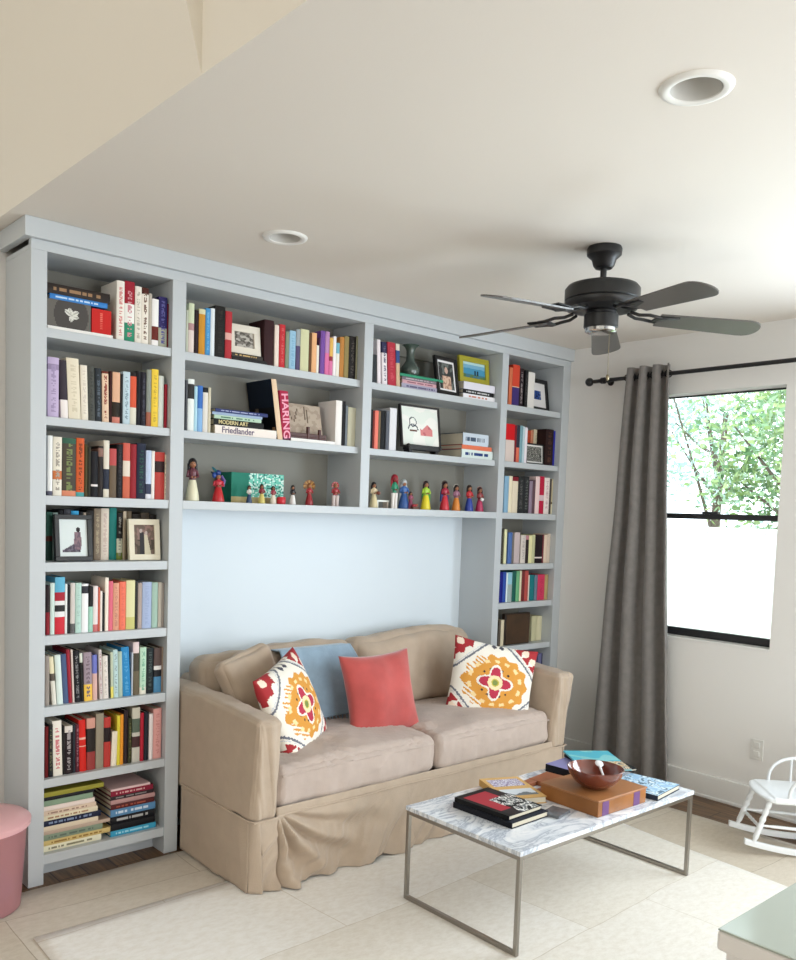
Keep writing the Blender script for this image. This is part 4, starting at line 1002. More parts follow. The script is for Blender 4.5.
bn = thing('toy_bench', 'small white bench among the nativity figurines', 'bench', (p.x, .14, z3 + .0006)); M().box(-.045, .045, -.02, .02, .035, .045, 'e8e8e0').box(-.043, -.033, -.018, .018, 0, .035, 'e8e8e0').box(.033, .043, -.018, .018, 0, .035, 'e0d0c0').build('bench_body', clay, bn, smooth=False)
figurine(394, .09, .19, 'ece6e0', '1f8a68', 'a02030', 'slim figurine with dark red hair, green shirt and white trousers', pants=True, wide=.72, head='8a3030')
figurine(403.5, .09, .165, '2a5494', '3866a8', None, 'kneeling figurine in a blue robe with a pale veil', veil='b8c0c4', wide=1.15)
figurine(410.5, .06, .10, '8a3a5a', '9a4868', '201414', 'small figurine in plum robe looking into the crib')
cb_ = thing('toy_crib', 'tiny brown crib with a red wrapped baby among the figurines', 'crib', (at(413.5, 505, 'y', .04).x, .032, z3 + .0006))
M().box(-.02, .026, -.012, .012, 0, .014, '5a3420').build('crib_body', clay, cb_, smooth=False, bevel=.002); M().ball((.0, 0, .02), .009, 12, 8, 'a82c38', sx=2.0).ball((.02, 0, .024), .007, 10, 8, skin).build('wrapped_baby', clay, cb_)
figurine(425.5, .07, .165, 'e6d428', 'a8d040', '241818', 'figurine in yellow dress with green cape and long black hair', veil=None, wide=1.05, extra=lambda t, h, r, hz, hr: M().lathe([(r * .9, h * .32), (r * .95, h * .5), (r * .78, h * .74), (r * .3, h * .8)], 20, (r * .18, r * .3, 0), '3c9438', sy=.5, caps=False).build('cape', clay, t))
figurine(444.5, .07, .17, 'c82838', 'a82840', '281418', 'figurine in red skirt and navy cape, first of four at the right', extra=both(halo('4a3a30'), lambda t, h, r, hz, hr: M().lathe([(r * .98, h * .3), (r * .95, h * .6), (r * .7, h * .75)], 20, (0, r * .3, 0), '33407e', sy=.55, caps=False).build('cape', clay, t)))
figurine(456, .07, .155, 'd88430', '9a6a80', '1c1416', 'figurine in orange skirt with white flower crown, second of four at the right', extra=halo('ece8e0', 1.2))
figurine(469, .07, .158, '28409c', 'c02c34', '281816', 'figurine in royal blue skirt and red top, third of four at the right', extra=halo('8a6a58', 1.1))
figurine(479.5, .08, .15, 'b8305c', '8a3a3c', '3a1c1c', 'figurine in magenta skirt holding a white bundle, rightmost on the long shelf', extra=both(halo('a87060', 1.3), held('f0f0ee', (0, -1.15, .5), .5)))

# ------------------------------------------------------------------ sofa
lin_ = mat('beige_linen_slipcover', 'b6a491', .85, bump=.4, bscale=220, var=.05, vscale=14, sheen=.15, crease=1.0, cscale=4.0)
lin2 = mat('taupe_seat_linen', 'b9a99f', .85, bump=.4, bscale=220, var=.05, vscale=14, sheen=.15, crease=.8, cscale=5.5)
X0, X1, Y0, Y1 = .702, 2.842, -.605, .268
YA = -.662
FR = .012
sofa = thing('sofa', 'beige slipcovered two seat sofa standing in the bookcase niche', 'sofa', ((X0 + X1) / 2, (Y0 + Y1) / 2, FR))
OX, OY = (X0 + X1) / 2, (Y0 + Y1) / 2
def put(m, name, mt, x, y, z, rot=None, **k):
    return m.build(name, mt, sofa, loc=(x - OX, y - OY, z - FR), rot=rot, **k)
AW = .124
def armfn(left):
    sg = 1 if left else -1
    def f(v, nrm, p):
        yy = v.y
        # top falls a little to the front
        if p[2] > -.2: v.z -= .030 * max(0, (-yy / .43)) * max(0, p[2])
        # cover folds on the front face
        if nrm.y < -.5: v.y -= .010 * abs(noise.noise(Vector((v.x * 26 + v.z * 5, v.z * 3, 1)))) + .004 * sin(v.x * 90 + 2 * sin(v.z * 6))
        if abs(nrm.x) > .5: v.x += nrm.x * .010 * (abs(noise.noise(Vector((v.y * 7 + v.z * 2, v.z * 2.2, 6)))) - .3)
        tt_ = (.2375 - v.z) / .475
        if v.y < 0: v.y += .052 * tt_ * min(1, -v.y / .40)
        lim = (AW if left else AW + .02) / 2 + .002
        v.x = max(-lim, min(lim, v.x))
        return v
    return f
for left in (True, False):
    cx_ = X0 + AW / 2 if left else X1 - AW / 2
    aw = AW if left else AW + .02
    zc = (.32 + .775) / 2
    put(softbox(aw / 2, (Y1 - YA) / 2, (.775 - .30) / 2, .030, 60, (.008, .006, .004), .008, 5, 3 if left else 8, armfn(left), (1, 2.2, .8)), 'arm', lin_, cx_ - (0 if left else .01), (Y1 + YA) / 2, (.30 + .775) / 2)
# body and back
put(softbox((X1 - X0) / 2 - AW + .01, .42, .135, .02, 20, (0, 0, 0), 0), 'seat_base', lin_, OX, OY + .02, .19)
put(softbox((X1 - X0) / 2 - AW + .01, .07, .24, .04, 24, (0, .0, .01), .005, 5, 2), 'backrest', lin_, OX, Y1 - .075, .555)
# front rail above the skirt
def sheet(fn, nu, nv, name, mt, th=.004, off=0):
    m = M(); m.grid(nu, nv, fn)
    o = m.build(name, mt, sofa, loc=(-OX, -OY, -FR)); s_ = o.modifiers.new('t', 'SOLIDIFY'); s_.thickness = th; s_.offset = off
    return o
SK = .315
def rail(u, v):
    x = X0 + AW - .01 + u * (X1 - X0 - 2 * AW + .02); z = .345 - v * (.345 - SK + .01)
    return (x, Y0 - .004 - .006 * v + .003 * nn(x, z, 9), z)
def folds(x, z, seed=0, lean=.0):
    """hanging cloth folds: stronger towards the floor"""
    k = (SK - z) / SK
    q = x + lean * k
    f = .35 * sin(q * 17 + 1.3 * sin(q * 5 + seed)) + 1.5 * (.4 - abs(noise.noise(Vector((q * 7, z * 1.6, seed)))) * 1.6) + .7 * (.3 - abs(noise.noise(Vector((q * 17 + z * 4, z * 5, seed + 3)))))
    return f * k
def front_skirt(u, v):
    x = X0 + .035 + u * (X1 - X0 - .07)
    hem = .0105 + .020 * max(0, 1 - abs(x - 1.38) / .09) + .006 * max(0, sin(x * 6 + 2))
    z = SK - v * (SK - hem)
    lx = x - X0
    str_ = (1.0 if lx < .9 else .45)
    # gathers radiating from the arm corner
    a = atan2(SK - z + .02, max(.001, lx - AW))
    rad_ = hypot(SK - z, lx - AW)
    g_ = 0
    if lx > AW: g_ = .050 * sin(a * 15 + 2 * noise.noise(Vector((x * 5, z * 5, 0)))) * min(1, rad_ / .12) * max(0, 1 - rad_ / .75)
    ed = max(0, 1 - max(0, min(x - X0, X1 - x) - AW * .9) / .05)
    y = Y0 - .008 - .006 * ed - .026 * v - .042 * str_ * folds(x, z, 4, .35) - g_ * v ** .4
    return (x, y, z)
sheet(front_skirt, 320, 60, 'front_skirt', lin_)
def front_band(u, v):
    x = X0 + AW - .004 + u * (X1 - X0 - 2 * AW + .008); z = .352 - v * (.352 - SK)
    return (x, Y0 - .006 - .004 * v + .003 * nn(x, z, 8), z)
sheet(front_band, 120, 6, 'front_band', lin_)
for left in (True, False):
    xs = X0 if left else X1; sg = -1 if left else 1
    def side(u, v):
        y = YA + .075 + u * (-.012 - YA - .075); z = SK - v * (SK - .012)
        return (xs + sg * (.002 + .010 * v + .005 * folds(y, z, 2)) * (1 if not left else min(1, .15 + 3 * max(0, -.05 - y))), y - .020 * v * (1 - u), z)
    sheet(side, 60, 24, 'side_skirt', lin_, .003)
    # inverted pleat at the corner
    def pleat(u, v):
        a = u * pi / 2; z = SK - v * (SK - .012)
        r_ = .016 + .018 * v
        return (xs - sg * (.034 - (.034 + .010 * v) * sin(pi / 2 - a) ) - 0, YA + .075 - .020 * v - (.036 + .010 * v) * sin(a) + .014 * sin(a * 2) * v, z)
    sheet(pleat, 14, 20, 'corner_pleat', lin_, .003)
m = M()
pts = [(X0 - .004, -.014, SK + .006)] + [(X0 - .004, YA + .075, SK - .004), (X0 + .006, YA + .042, SK - .006), (X0 + AW * .5, YA + .034, SK - .004), (X0 + AW * .92, YA + .036, SK - .002)] + [(X0 + AW + k * (X1 - X0 - 2 * AW) / 20, Y0 - .013, SK + .003 * sin(k)) for k in range(21)] + [(X1 - AW * .9, YA + .036, SK), (X1 - .04, YA + .034, SK), (X1 - .002, YA + .042, SK), (X1 + .004, YA + .075, SK), (X1 + .004, -.03, SK)]
P2 = [(x - OX, y - OY, z - FR) for x, y, z in pts]
m.tube(P2, .0045, 8).build('piping', lin_, sofa)
# seat cushions
sx0, sx1 = X0 + AW + .002, X1 - AW - .022
mid = 1.782
def seatfn(v, nrm, p):
    if nrm.z > .3:
        # pull lines fanning from the middle of the sofa
        v.z += .0055 * sin(v.y * 120 + v.x * 95 + 9 * nn(v.x, v.y, 3, 2)) * (.35 + .65 * abs(nn(v.x, v.y, 4, 6)) * 2)
        v.z -= .012 * max(0, p[1])
    if nrm.y < -.5: v.y -= .006 * (.4 - abs(noise.noise(Vector((v.x * 22, v.z * 9, 2)))) * 2)
    return v
for a, b_, sd in ((sx0, mid - .002, 1), (mid + .002, sx1, 5)):
    c = put(softbox((b_ - a) / 2, .355, .088, .040, 84, (.004, .012, .040), .009, 4.5, sd, seatfn), 'seat_cushion', lin2, (a + b_) / 2, Y0 + .345, .342 + .088)
    hw = (b_ - a) / 2 - .002
    for zz in (.052,):
        q = M().tube([(-hw + .02, -.357, zz), (-hw * .5, -.362, zz + .004), (0, -.364, zz + .006), (hw * .5, -.362, zz + .004), (hw - .02, -.357, zz)], .0035, 7)
        q.build('cushion_piping', lin2, c)
# back cushions
def backfn(v, nrm, p):
    if nrm.y < -.3: v.y += .016 * abs(noise.noise(Vector((v.x * 7 + v.z * 3, v.z * 5, 4))))
    if p[2] > .5: v.z += .012 * sin(v.x * 7 + .8)
    return v
for a, b_, sd, tp in ((sx0 + .0, 1.77, 11, .895), (1.775, sx1 + .005, 14, .915)):
    hh_ = (tp - .50) / 2
    put(softbox((b_ - a) / 2, .095, hh_, .065, 60, (.01, .03, .02), .024, 4, sd, backfn), 'back_cushion', lin_, (a + b_) / 2, .085, .505 + hh_, rot=(radians(-9), 0, 0))

# ------------------------------------------------------------------ cushions
def pillow(w_, h_, t_, col=None, n=64, seed=0, wr=.006, pinch=.07):
    m = M()
    for sgn in (-1, 1):
        def fn(u, v, sgn=sgn):
            a, b_ = 2 * u - 1, 2 * v - 1
            x = a * w_ / 2 * (1 - pinch * (1 - b_ * b_)); z = b_ * h_ / 2 * (1 - pinch * (1 - a * a))
            k = max(0, (1 - a * a) * (1 - b_ * b_)) ** .42
            y = sgn * (t_ / 2 * k + wr * k * nn(x, z, 9, seed + sgn) * 1.6)
            # dents running in from the corners
            d = abs(abs(a) - abs(b_)); e = max(abs(a), abs(b_))
            y -= sgn * .006 * max(0, 1 - d * 6) * max(0, e - .45) * k
            return (x, y, z)
        m.grid(n, n, fn, (col if sgn < 0 or callable(col) else col), flip=(sgn > 0))
    # weld the rim
    return m
def weld(o, d=.0006):
    import bmesh
    bm = bmesh.new(); bm.from_mesh(o.data); bmesh.ops.remove_doubles(bm, verts=bm.verts, dist=d); bmesh.ops.recalc_face_normals(bm, faces=bm.faces[:]); bm.to_mesh(o.data); bm.free()
    for p_ in o.data.polygons: p_.use_smooth = True
def ikat(u, v):
    a, b_ = 2 * u - 1, 2 * v - 1
    a += .015 * nn(u, v, 40); b_ += .015 * nn(u, v, 40, 9)
    th = atan2(b_, a); r = hypot(a / .86, b_ / .74)
    s = abs(a) + abs(b_)
    r1 = hypot(a, b_)
    W_ = 'f0ebe0'; O = 'd9983e'; R_ = 'b8304a'; D = 'a82a30'; G = '6e727e'
    fl = .30 * (1 + .34 * cos(4 * th))
    if r1 < .10: return '7a8a48' if r1 < .07 else 'c8b848'
    if r1 < .19: return 'f0dcb0'
    if r1 < fl: return R_
    if r1 < fl + .06: return W_
    scal = .93 + .05 * cos(14 * th)
    if r < scal:
        k = int((th + pi) / (2 * pi) * 14)
        tt = (th + pi) / (2 * pi) * 14 - k - .5
        if abs(r - .74) < .05 and abs(tt) < .24: return 'f2d8a0'
        if a < -.25 and int((a * .6 + b_) * 20) % 2 == 0 and r > .72 and abs(b_) > .12: return W_
        if .44 < r < .50 and abs(tt) < .16: return '3a2c2c'
        return O
    if 1.20 < s < 1.26: return G
    if 1.29 < s < 1.31: return 'c8ccd4'
    if s > 1.36:
        q = sin(a * 16) * sin(b_ * 16)
        if s < 1.50: return D if q > .05 else W_
        return D if q > -.2 else 'f0dcc8'
    if abs(a) < .16 and abs(b_) > .86 and (abs(abs(a) - .09) + abs(abs(b_) - .93)) < .07: return '50505a'
    return W_
fab = mat('printed_cotton', 'ffffff', .85, attr=True, bump=.3, bscale=300)
def place_pillow(name, m, mt, P, az, lean, roll, label, cat='cushion', group=None):
    o = m.build(name, mt); weld(o)
    # face normal is local -y; az = heading of the face normal, lean back by 'lean'
    R_ = Matrix.Rotation(radians(az + 90), 4, 'Z') @ Matrix.Rotation(-radians(lean), 4, 'X') @ Matrix.Rotation(radians(roll), 4, 'Y')
    o.matrix_world = Matrix.Translation(P) @ R_
    return tag(o, label, cat, group)
g = 'loose cushions on the sofa'
P = at(491, 684, 'y', -.37); PR = P
place_pillow('throw_pillow', pillow(.50, .475, .16, ikat, 120, 3), fab, PR, -122, 16, 11, 'red, orange and white ikat cushion at the right end of the sofa', group=g)
P = at(292, 708, 'y', -.34); PL = P
place_pillow('throw_pillow', pillow(.46, .46, .16, ikat, 110, 6), fab, PL, -62, 20, -12, 'red, orange and white ikat cushion leaning on the left arm of the sofa', group=g)
P = at(380, 693, 'y', -.30)
vel = mat('coral_velvet', 'b84c48', .75, sheen=.5, var=.12, vscale=9, bump=.15, bscale=120)
place_pillow('throw_pillow', pillow(.42, .43, .17, None, 60, 9, .016, .10), vel, P, -100, 16, -3, 'plain coral velvet cushion in the middle of the sofa', group=g)
m = softbox(.16, .045, .155, .03, 24, (.01, .025, .015), .02, 5, 21)
o = m.build('throw_pillow', lin_); P = at(252, 685, 'y', -.11)
o.matrix_world = Matrix.Translation(P) @ Matrix.Rotation(radians(8), 4, 'Z') @ Matrix.Rotation(radians(-22), 4, 'X') @ Matrix.Rotation(radians(-14), 4, 'Y')
tag(o, 'small plain beige cushion slumped in the left corner behind the patterned one', 'cushion', g)
# throw blanket over the back
blu = mat('blue_grey_wool', '8ba3b6', .9, bump=.4, bscale=180, sheen=.5, var=.08, vscale=20)
bt = thing('throw_blanket', 'blue grey woven blanket with fringe draped over the sofa back', 'blanket', (1.2, .05, .85))
xl, xr = at(268, 655, 'y', .05).x, at(338, 650, 'y', .0).x
def drape(u, v):
    # over the top of the back cushion and down its face
    s_ = v * .58
    if s_ < .16:
        a = s_ / .16; y = .20 - .20 * a; z = .845 + .05 * sin(a * pi / 2 + .2)
    else:
        a = (s_ - .16) / .42; y = -.000 - .085 * a ** .6 - .035 * a; z = .903 - .345 * a
    x = xl + (xr - xl) * u + .17 * v * u + .04 * v
    y -= .012 * abs(sin(u * 9 + v * 2)) * (0.3 + v) + .008 * nn(u, v, 4, 5)
    return (x - 1.2, y - .05 - .018, z - .85 + .008)
m = M(); m.grid(60, 60, drape); o = m.build('cloth', blu, bt); s_ = o.modifiers.new('t', 'SOLIDIFY'); s_.thickness = .006
m = M()
for k in range(26):
    p0 = Vector(drape((k + .5) / 26, 1.0)); rr = random.uniform(-.01, .01)
    m.tube([p0, p0 + Vector((rr, -.006, -.025)), p0 + Vector((rr * 2, -.004, -.055))], .0028, 5)
m.build('fringe', blu, bt)

# ------------------------------------------------------------------ coffee table
marb = bpy.data.materials.new('white_marble'); marb.use_nodes = True
b = marb.node_tree.nodes['Principled BSDF']; b.inputs['Roughness'].default_value = .12
tc = N(marb, 'ShaderNodeTexCoord'); n1 = N(marb, 'ShaderNodeTexNoise'); n1.inputs['Scale'].default_value = 3.2; n1.inputs['Detail'].default_value = 9; n1.inputs['Distortion'].default_value = 1.6; n1.inputs['Roughness'].default_value = .62
mp = N(marb, 'ShaderNodeMapping'); mp.inputs['Rotation'].default_value = (0, 0, .5); mp.inputs['Scale'].default_value = (1, 2.4, 1)
L(marb, tc.outputs['Object'], mp.inputs[0]); L(marb, mp.outputs[0], n1.inputs['Vector'])
rp = ramp(marb, [(.36, 'eceef2'), (.45, 'd8dde4'), (.495, 'a8b0be'), (.52, 'dadfe6'), (.62, 'f2f3f5'), (.72, 'd0d6de')]); L(marb, n1.outputs['Fac'], rp.inputs[0]); L(marb, rp.outputs['Color'], b.inputs['Base Color'])
TX0, TX1, TY0, TY1, TZ = 1.184, 2.402, -1.646, -1.031, .405
tb = thing('coffee_table', 'marble topped coffee table with thin brushed steel frame on the rug', 'coffee table', ((TX0 + TX1) / 2, (TY0 + TY1) / 2, RZ), (0, 0, -.0077))
hx, hy = (TX1 - TX0) / 2, (TY1 - TY0) / 2; TT = TZ - RZ
M().box(-hx, hx, -hy, hy, TT - .018, TT).build('table_top', marb, tb, smooth=False, bevel=.002)
stl = mat('brushed_steel', '9c9790', .28, metal=1)
q = .0165; e = .003
def bar(nm, *a): return M().box(*a).build(nm, stl, tb, smooth=False, bevel=.0015)
zt_ = TT - .0182
for sx_ in (-1, 1):
    xa_, xb_ = (-hx + e, -hx + e + q) if sx_ < 0 else (hx - e - q, hx - e)
    for sy_ in (-1, 1):
        ya_, yb_ = (-hy + e, -hy + e + q) if sy_ < 0 else (hy - e - q, hy - e)
        bar('leg', xa_, xb_, ya_, yb_, 0, zt_)
    bar('floor_rail', xa_, xb_, -hy + e + q, hy - e - q, 0, q)
    bar('top_rail', xa_, xb_, -hy + e + q, hy - e - q, zt_ - q, zt_)
for sy_ in (-1, 1):
    ya_, yb_ = (-hy + e, -hy + e + q) if sy_ < 0 else (hy - e - q, hy - e)
    bar('top_rail', -hx + e + q, hx - e - q, ya_, yb_, zt_ - q, zt_)

g = 'books and magazines on the coffee table'
def table_book(cx_, cy_, w_, d_, z, th, rot, top, cover, label, spine=None, cat='book', n=36):
    """flat book seen from above, spine towards -x"""
    m = M(); t_ = min(.003, th * .2)
    m.box(-w_ / 2, w_ / 2, -d_ / 2, d_ / 2, 0, t_, cover); m.box(-w_ / 2, w_ / 2, -d_ / 2, d_ / 2, th - t_, th - .0004, cover)
    m.grid(n, n, lambda u, v: ((u - .5) * w_, (v - .5) * d_, th), top)
    m.box(-w_ / 2, -w_ / 2 + .003, -d_ / 2, d_ / 2, t_, th - t_, spine or cover)
    o = m.build('book', bookm, loc=(cx_, cy_, z + .0002), rot=(0, 0, rot), smooth=False); tag(o, label, cat, g)
    M().box(-w_ / 2 + .003, w_ / 2 - .004, -d_ / 2 + .004, d_ / 2 - .004, t_ + .0001, th - t_ - .0001).build('pages', pagemh, o, smooth=False)
    return o
def plain(c): return lambda u, v: c
# black pair near the left end
table_book(1.452, -1.312, .235, .31, TZ, .024, .02, plain('1a2030'), '14161e', 'large navy hardback at the bottom of the dark pair on the table')
def sketchc(u, v):
    if v > .90 or u < .10: return '141416'
    if u > .40 and v < .62:
        k = nn(u, v, 10, 1)
        return 'e8e8e4' if abs(k) < .09 or k > .42 else ('15171a' if k < 0 else '74787a')
    return 'a8323e' if v > .2 and u < .75 else '2a2226'
table_book(1.447, -1.302, .215, .285, TZ + .0244, .020, .03, lambda u, v: sketchc(1 - (1 - u), v), '101012', 'black and red book with a white line drawing, upper of the dark pair', n=60)
def frames_(u, v):
    if .10 < u < .90 and .56 < v < .90: return ['c8c4dc', '8a80a0', 'e4e4ec', 'a89cb4'][int(abs(nn(u, v, 9)) * 8) % 4]
    if .10 < u < .90 and .12 < v < .42: return 'dce4ec' if v > .22 + .1 * nn(u, v, 4) else '707c84'
    return 'd8b070'
table_book(1.672, -1.190, .19, .28, TZ, .030, -.42, frames_, 'c09858', 'tan covered book with photos printed on it beside the dark pair', n=50)
cs = thing('glass_coaster', 'small smoky glass block beside the wooden box', 'coaster', (1.625, -1.462, TZ), (0, 0, .2))
M().box(-.055, .055, -.04, .04, 0, .012).build('glass_block', mat('smoky_glass', '6c7076', .08, spec=.8, var=.3, vscale=25), cs, smooth=False, bevel=.002)
# wooden box and board
bw_ = mat('honey_wood', '96602f', .4, var=.22, vscale=7, aniso=None)
wb = thing('wooden_box', 'square honey brown wooden box with purple striped end, under the bowl', 'box', (1.900, -1.452, TZ), (0, 0, -.03))
M().box(-.170, .170, -.150, .150, 0, .062).build('box_body', bw_, wb, smooth=False, bevel=.003)
M().box(-.174, .174, -.154, .154, .0622, .070).build('lid', mat('light_honey_wood', 'a06c42', .35, var=.15, vscale=6), wb, smooth=False, bevel=.003)
for yy in (-.03,): pass
ppl = mat('purple_band', '6a4478', .5)
for xx in (-.12, .10): M().box(xx - .022, xx + .022, -.1512, -.1500, .002, .060).build('purple_band', ppl, wb, smooth=False)
bd = thing('cutting_board', 'small wooden board with a slotted handle beside the wooden box', 'board', (1.885, -1.205, TZ), (0, 0, .12))
m = M(); m.box(-.02, .14, -.075, .075, 0, .022); m.box(-.12, -.02, -.075, -.030, 0, .022); m.box(-.12, -.02, .030, .075, 0, .022); m.box(-.15, -.12, -.075, .075, 0, .022)
m.build('board', mat('reddish_wood', '9a5a38', .45, var=.2, vscale=8), bd, smooth=False, bevel=.003)
# bowl
bo = thing('wooden_bowl', 'glossy reddish wooden bowl standing on the wooden box', 'bowl', (1.875, -1.475, TZ + .0702))
M().lathe([(.001, 0), (.05, 0), (.058, .004), (.09, .028), (.112, .058), (.120, .084), (.116, .086), (.107, .060), (.084, .034), (.05, .014), (.001, .010)], 56).build('bowl_body', mat('mahogany_gloss', '70382b', .15, coat=.7, var=.25, vscale=8), bo)
def small(nm, m, mt, loc, rot, label, cat):
    o = m.build(nm, mt, loc=loc, rot=rot); tag(o, label, cat); return o
BZ = TZ + .0702
t = thing('sunglasses', 'black folded sunglasses lying in the wooden bowl', 'sunglasses', (1.85, -1.49, BZ + .036), (.15, .1, .5))
gm = mat('black_gloss', '101014', .15)
m = M()
for s in (-1, 1): m.lathe([(.024, -.002), (.026, 0), (.024, .002)], 20, (s * .03, 0, 0), sy=.75)
m.build('lenses', gm, t)
m = M().tube([(-.055, .0, 0), (-.05, .012, .004), (.05, .016, .006)], .003, 7).tube([(.055, 0, 0), (.05, -.014, .004), (-.05, -.018, .006)], .003, 7).build('temples', gm, t)
pw = mat('white_gloss', 'e8e8ea', .25)
t = thing('shoe_horn', 'white spoon shaped utensil leaning in the wooden bowl', 'spoon', (1.91, -1.485, BZ + .052), (0, -.35, .9))
M().tube([(-.07, 0, 0), (0, 0, .005), (.04, 0, .01)], lambda s: .004 + .002 * s, 8).ball((.055, 0, .014), .018, 14, 8, None, sz=.35, sx=1.3).build('spoon_body', pw, t)
t = thing('key_strip', 'small silver strip lying in the wooden bowl', 'strip', (1.855, -1.44, BZ + .042), (.1, .15, .2))
M().box(-.045, .045, -.008, .008, 0, .004).build('strip_body', mat('silver_strip', 'c8ccd0', .25, metal=.8), t, bevel=.001)
# books at the far end
table_book(2.225, -1.165, .29, .225, TZ, .036, .06, plain('8a88b8'), '17181e', 'thick black edged book with lilac cover at the far end of the table')
table_book(2.295, -1.215, .21, .30, TZ + .0364, .012, -.35, lambda u, v: '15161c', '15161c', 'thin black book crossing the lilac one under the turquoise magazine')
def teal(u, v):
    if v < .42: return ['c8a878', 'd8cdb8', '8a8478', '4a5a68'][int(abs(nn(u, v, 6, 4)) * 9) % 4]
    return '56b4c8' if nn(u, v, 3) > -.05 else '84c8cc'
table_book(2.280, -1.205, .23, .31, TZ + .0488, .008, -.62, teal, '5ab0c0', 'turquoise and tan magazine topmost of the far pile on the table', n=44)
def iceb(u, v): return ['9cc0dc', 'c4dcec', '5a7890', 'e0ecf4'][int(abs(nn(u, v, 5, 8)) * 8) % 4]
table_book(2.225, -1.500, .235, .235, TZ, .024, .12, iceb, '2a3444', 'pale blue photo book near the right corner of the table')

# ------------------------------------------------------------------ child's rocking chair
rw = mat('white_gloss_paint', 'e4e8ea', .3)
rc = thing('rocking_chair', 'white wooden child rocking chair by the window wall', 'rocking chair', (3.21, -1.853, 0), (0, 0, radians(43)))
# chair faces +y; x across
def turned(p0, p1, r=.013):
    p0, p1 = Vector(p0), Vector(p1); n_ = 28
    def rad(s):
        return r * (1 + .16 * sin(s * 38) * (1 if .35 < s < .9 else .0) - .25 * (s < .08))
    return M().tube([p0 + (p1 - p0) * (k / n_) for k in range(n_ + 1)], rad, 12)
for s in (-1, 1):
    m = M(); pts = []
    for k in range(25):
        y = .36 - .68 * k / 24
        z = .0245 + .36 * (y ** 2)
        pts.append((s * .125, y, z))
    R0 = [(p[0], p[1], p[2]) for p in pts]
    for a_, b_ in zip(R0, R0[1:]):
        pass
    n0 = len(m.v)
    for (x, y, z) in R0: m.v += [(x - .010, y, z - .016 + .0), (x + .010, y, z - .016), (x + .010, y, z + .014), (x - .010, y, z + .014)]
    for k in range(24):
        for j in range(4): m.face([n0 + k * 4 + j, n0 + k * 4 + (j + 1) % 4, n0 + k * 4 + 4 + (j + 1) % 4, n0 + k * 4 + 4 + j])
    m.face([n0, n0 + 3, n0 + 2, n0 + 1]); m.face([n0 + 96, n0 + 97, n0 + 98, n0 + 99])
    m.build('rocker', rw, rc, smooth=False, bevel=.003)
    turned((s * .128, .316, .068), (s * .115, .245, .278), .0135).build('leg', rw, rc)
    turned((s * .128, -.20, .045), (s * .112, -.12, .278), .0135).build('leg', rw, rc)
    turned((s * .120, .275, .15), (s * .120, -.165, .13), .008).build('stretcher', rw, rc)
    # hoop arm with spindles
    hp = []
    for k in range(25):
        a = pi * k / 24
        hp.append((s * (.148 + .012 * sin(a)), .02 + .15 * cos(a), .292 + .13 * sin(a) ** .7))
    m = M().tube(hp, .0085, 10)
    for yy in (.06, -.03): m.tube([(s * .148, yy, .292), (s * .158, yy - .005, .416)], .0065, 8)
    m.build('arm_hoop', rw, rc)
turned((-.118, .282, .135), (.118, .282, .135), .008).build('stretcher', rw, rc)
m = softbox(.165, .19, .016, .014, 20, (0, .045, 0), 0)
m.build('seat', rw, rc, loc=(0, .055, .286))
hp = [(.15 * cos(pi * k / 24), -.12 - .04 * sin(pi * k / 24), .292 + .33 * sin(pi * k / 24) ** .8) for k in range(25)]
m = M().tube(hp, .009, 10)
for xx in (-.08, -.03, .03, .08): m.tube([(xx, -.12, .292), (xx, -.155, .59)], .0065, 8)
m.build('backrest', rw, rc)

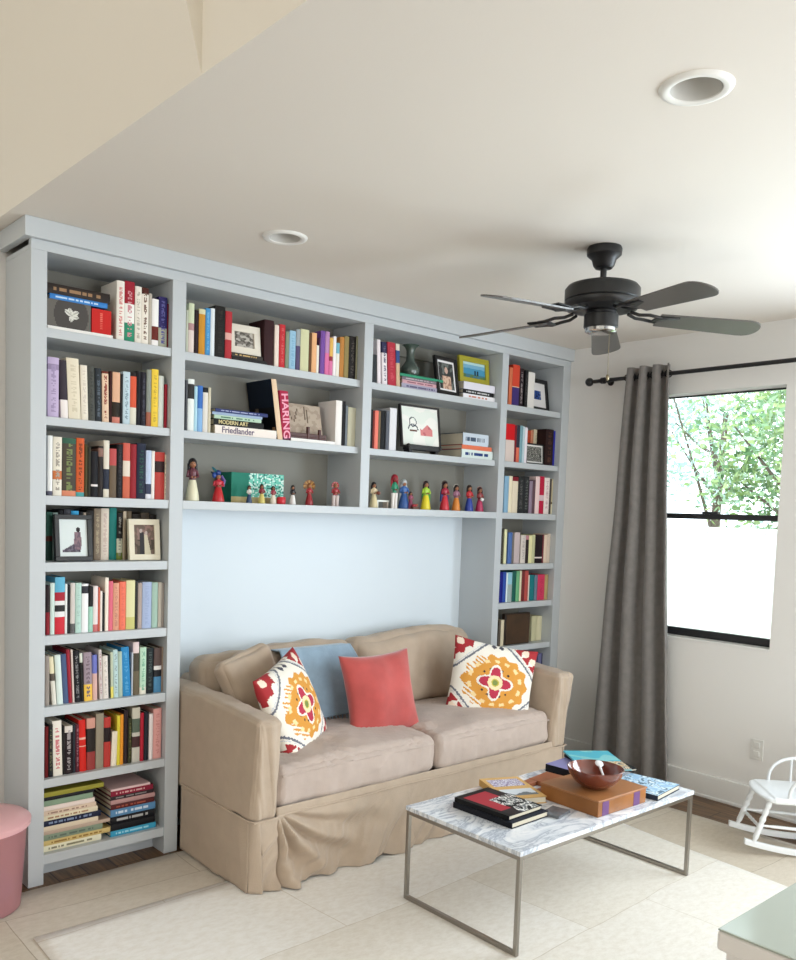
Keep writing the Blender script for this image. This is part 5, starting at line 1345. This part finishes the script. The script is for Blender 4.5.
# ------------------------------------------------------------------ white side table at the lower right
wt = thing('white_side_table', 'corner of a white table with pale green glass top, lower right foreground', 'side table', (1.012 + .45, -2.47 - .35, RZ))
wm = mat('white_lacquer', 'dcd8d4', .3)
TH = .50 - RZ
M().box(-.45, .45, -.35, .35, TH - .062, TH - .006).build('table_slab', wm, wt, smooth=False, bevel=.010, seg=3)
M().box(-.448, .448, -.348, .348, TH - .0058, TH).build('glass_top', mat('pale_green_glass', 'a6ada3', .12, spec=.6), wt, smooth=False, bevel=.002)
M().box(-.43, .43, -.33, .33, TH - .12, TH - .0622).build('apron', wm, wt, smooth=False, bevel=.004)
for sx_ in (-1, 1):
    for sy_ in (-1, 1): M().box(sx_ * .40 - .025, sx_ * .40 + .025, sy_ * .30 - .025, sy_ * .30 + .025, 0, TH - .1202).build('leg', wm, wt, smooth=False, bevel=.003)

# ------------------------------------------------------------------ pink bin
pk = bpy.data.materials.new('pink_translucent_plastic'); pk.use_nodes = True
b = pk.node_tree.nodes['Principled BSDF']; b.inputs['Base Color'].default_value = lin('d6a4a6'); b.inputs['Roughness'].default_value = .3
b.inputs['Transmission Weight'].default_value = .25
tr = N(pk, 'ShaderNodeBsdfTransparent'); tr.inputs[0].default_value = (.9, .62, .66, 1); mi = N(pk, 'ShaderNodeMixShader'); mi.inputs[0].default_value = .5
L(pk, b.outputs[0], mi.inputs[1]); L(pk, tr.outputs[0], mi.inputs[2]); L(pk, mi.outputs[0], pk.node_tree.nodes['Material Output'].inputs[0])
bn = thing('storage_bin', 'translucent pink plastic bin with lid beside the left end of the bookcase', 'bin', (-.222, -.07, .0062))
M().lathe([(.155, .0), (.160, .004), (.183, .335), (.186, .345), (.180, .345), (.16, .012), (.001, .010)], 56).build('bin_body', pk, bn)
lidm = mat('pink_plastic_lid', 'd8a6a8', .35)
M().lathe([(.187, .330), (.196, .333), (.198, .352), (.190, .360), (.13, .376), (.05, .382), (.001, .383)], 56, caps=False).build('lid', lidm, bn)
M().tube([(-.06, -.02, .383), (-.05, -.02, .402), (.05, -.02, .402), (.06, -.02, .383)], .010, 10).build('handle', lidm, bn)
tt = thing('toy_bundle', 'blue and purple toys showing through the pink bin wall', 'toy', ((-.222, -.07, .0062)[0], (-.222, -.07, .0062)[1], .0185))
M().ball((.05, -.05, .075), .07, 16, 12, None).build('blue_ball', mat('toy_blue', '3858b0', .5), tt)
M().ball((-.06, .02, .075), .07, 16, 12, None).build('red_ball', mat('toy_plum', '8a3058', .5), tt)
M().ball((.0, .0, .19), .075, 16, 12, None).build('purple_ball', mat('toy_purple', '6a4a9a', .5), tt)
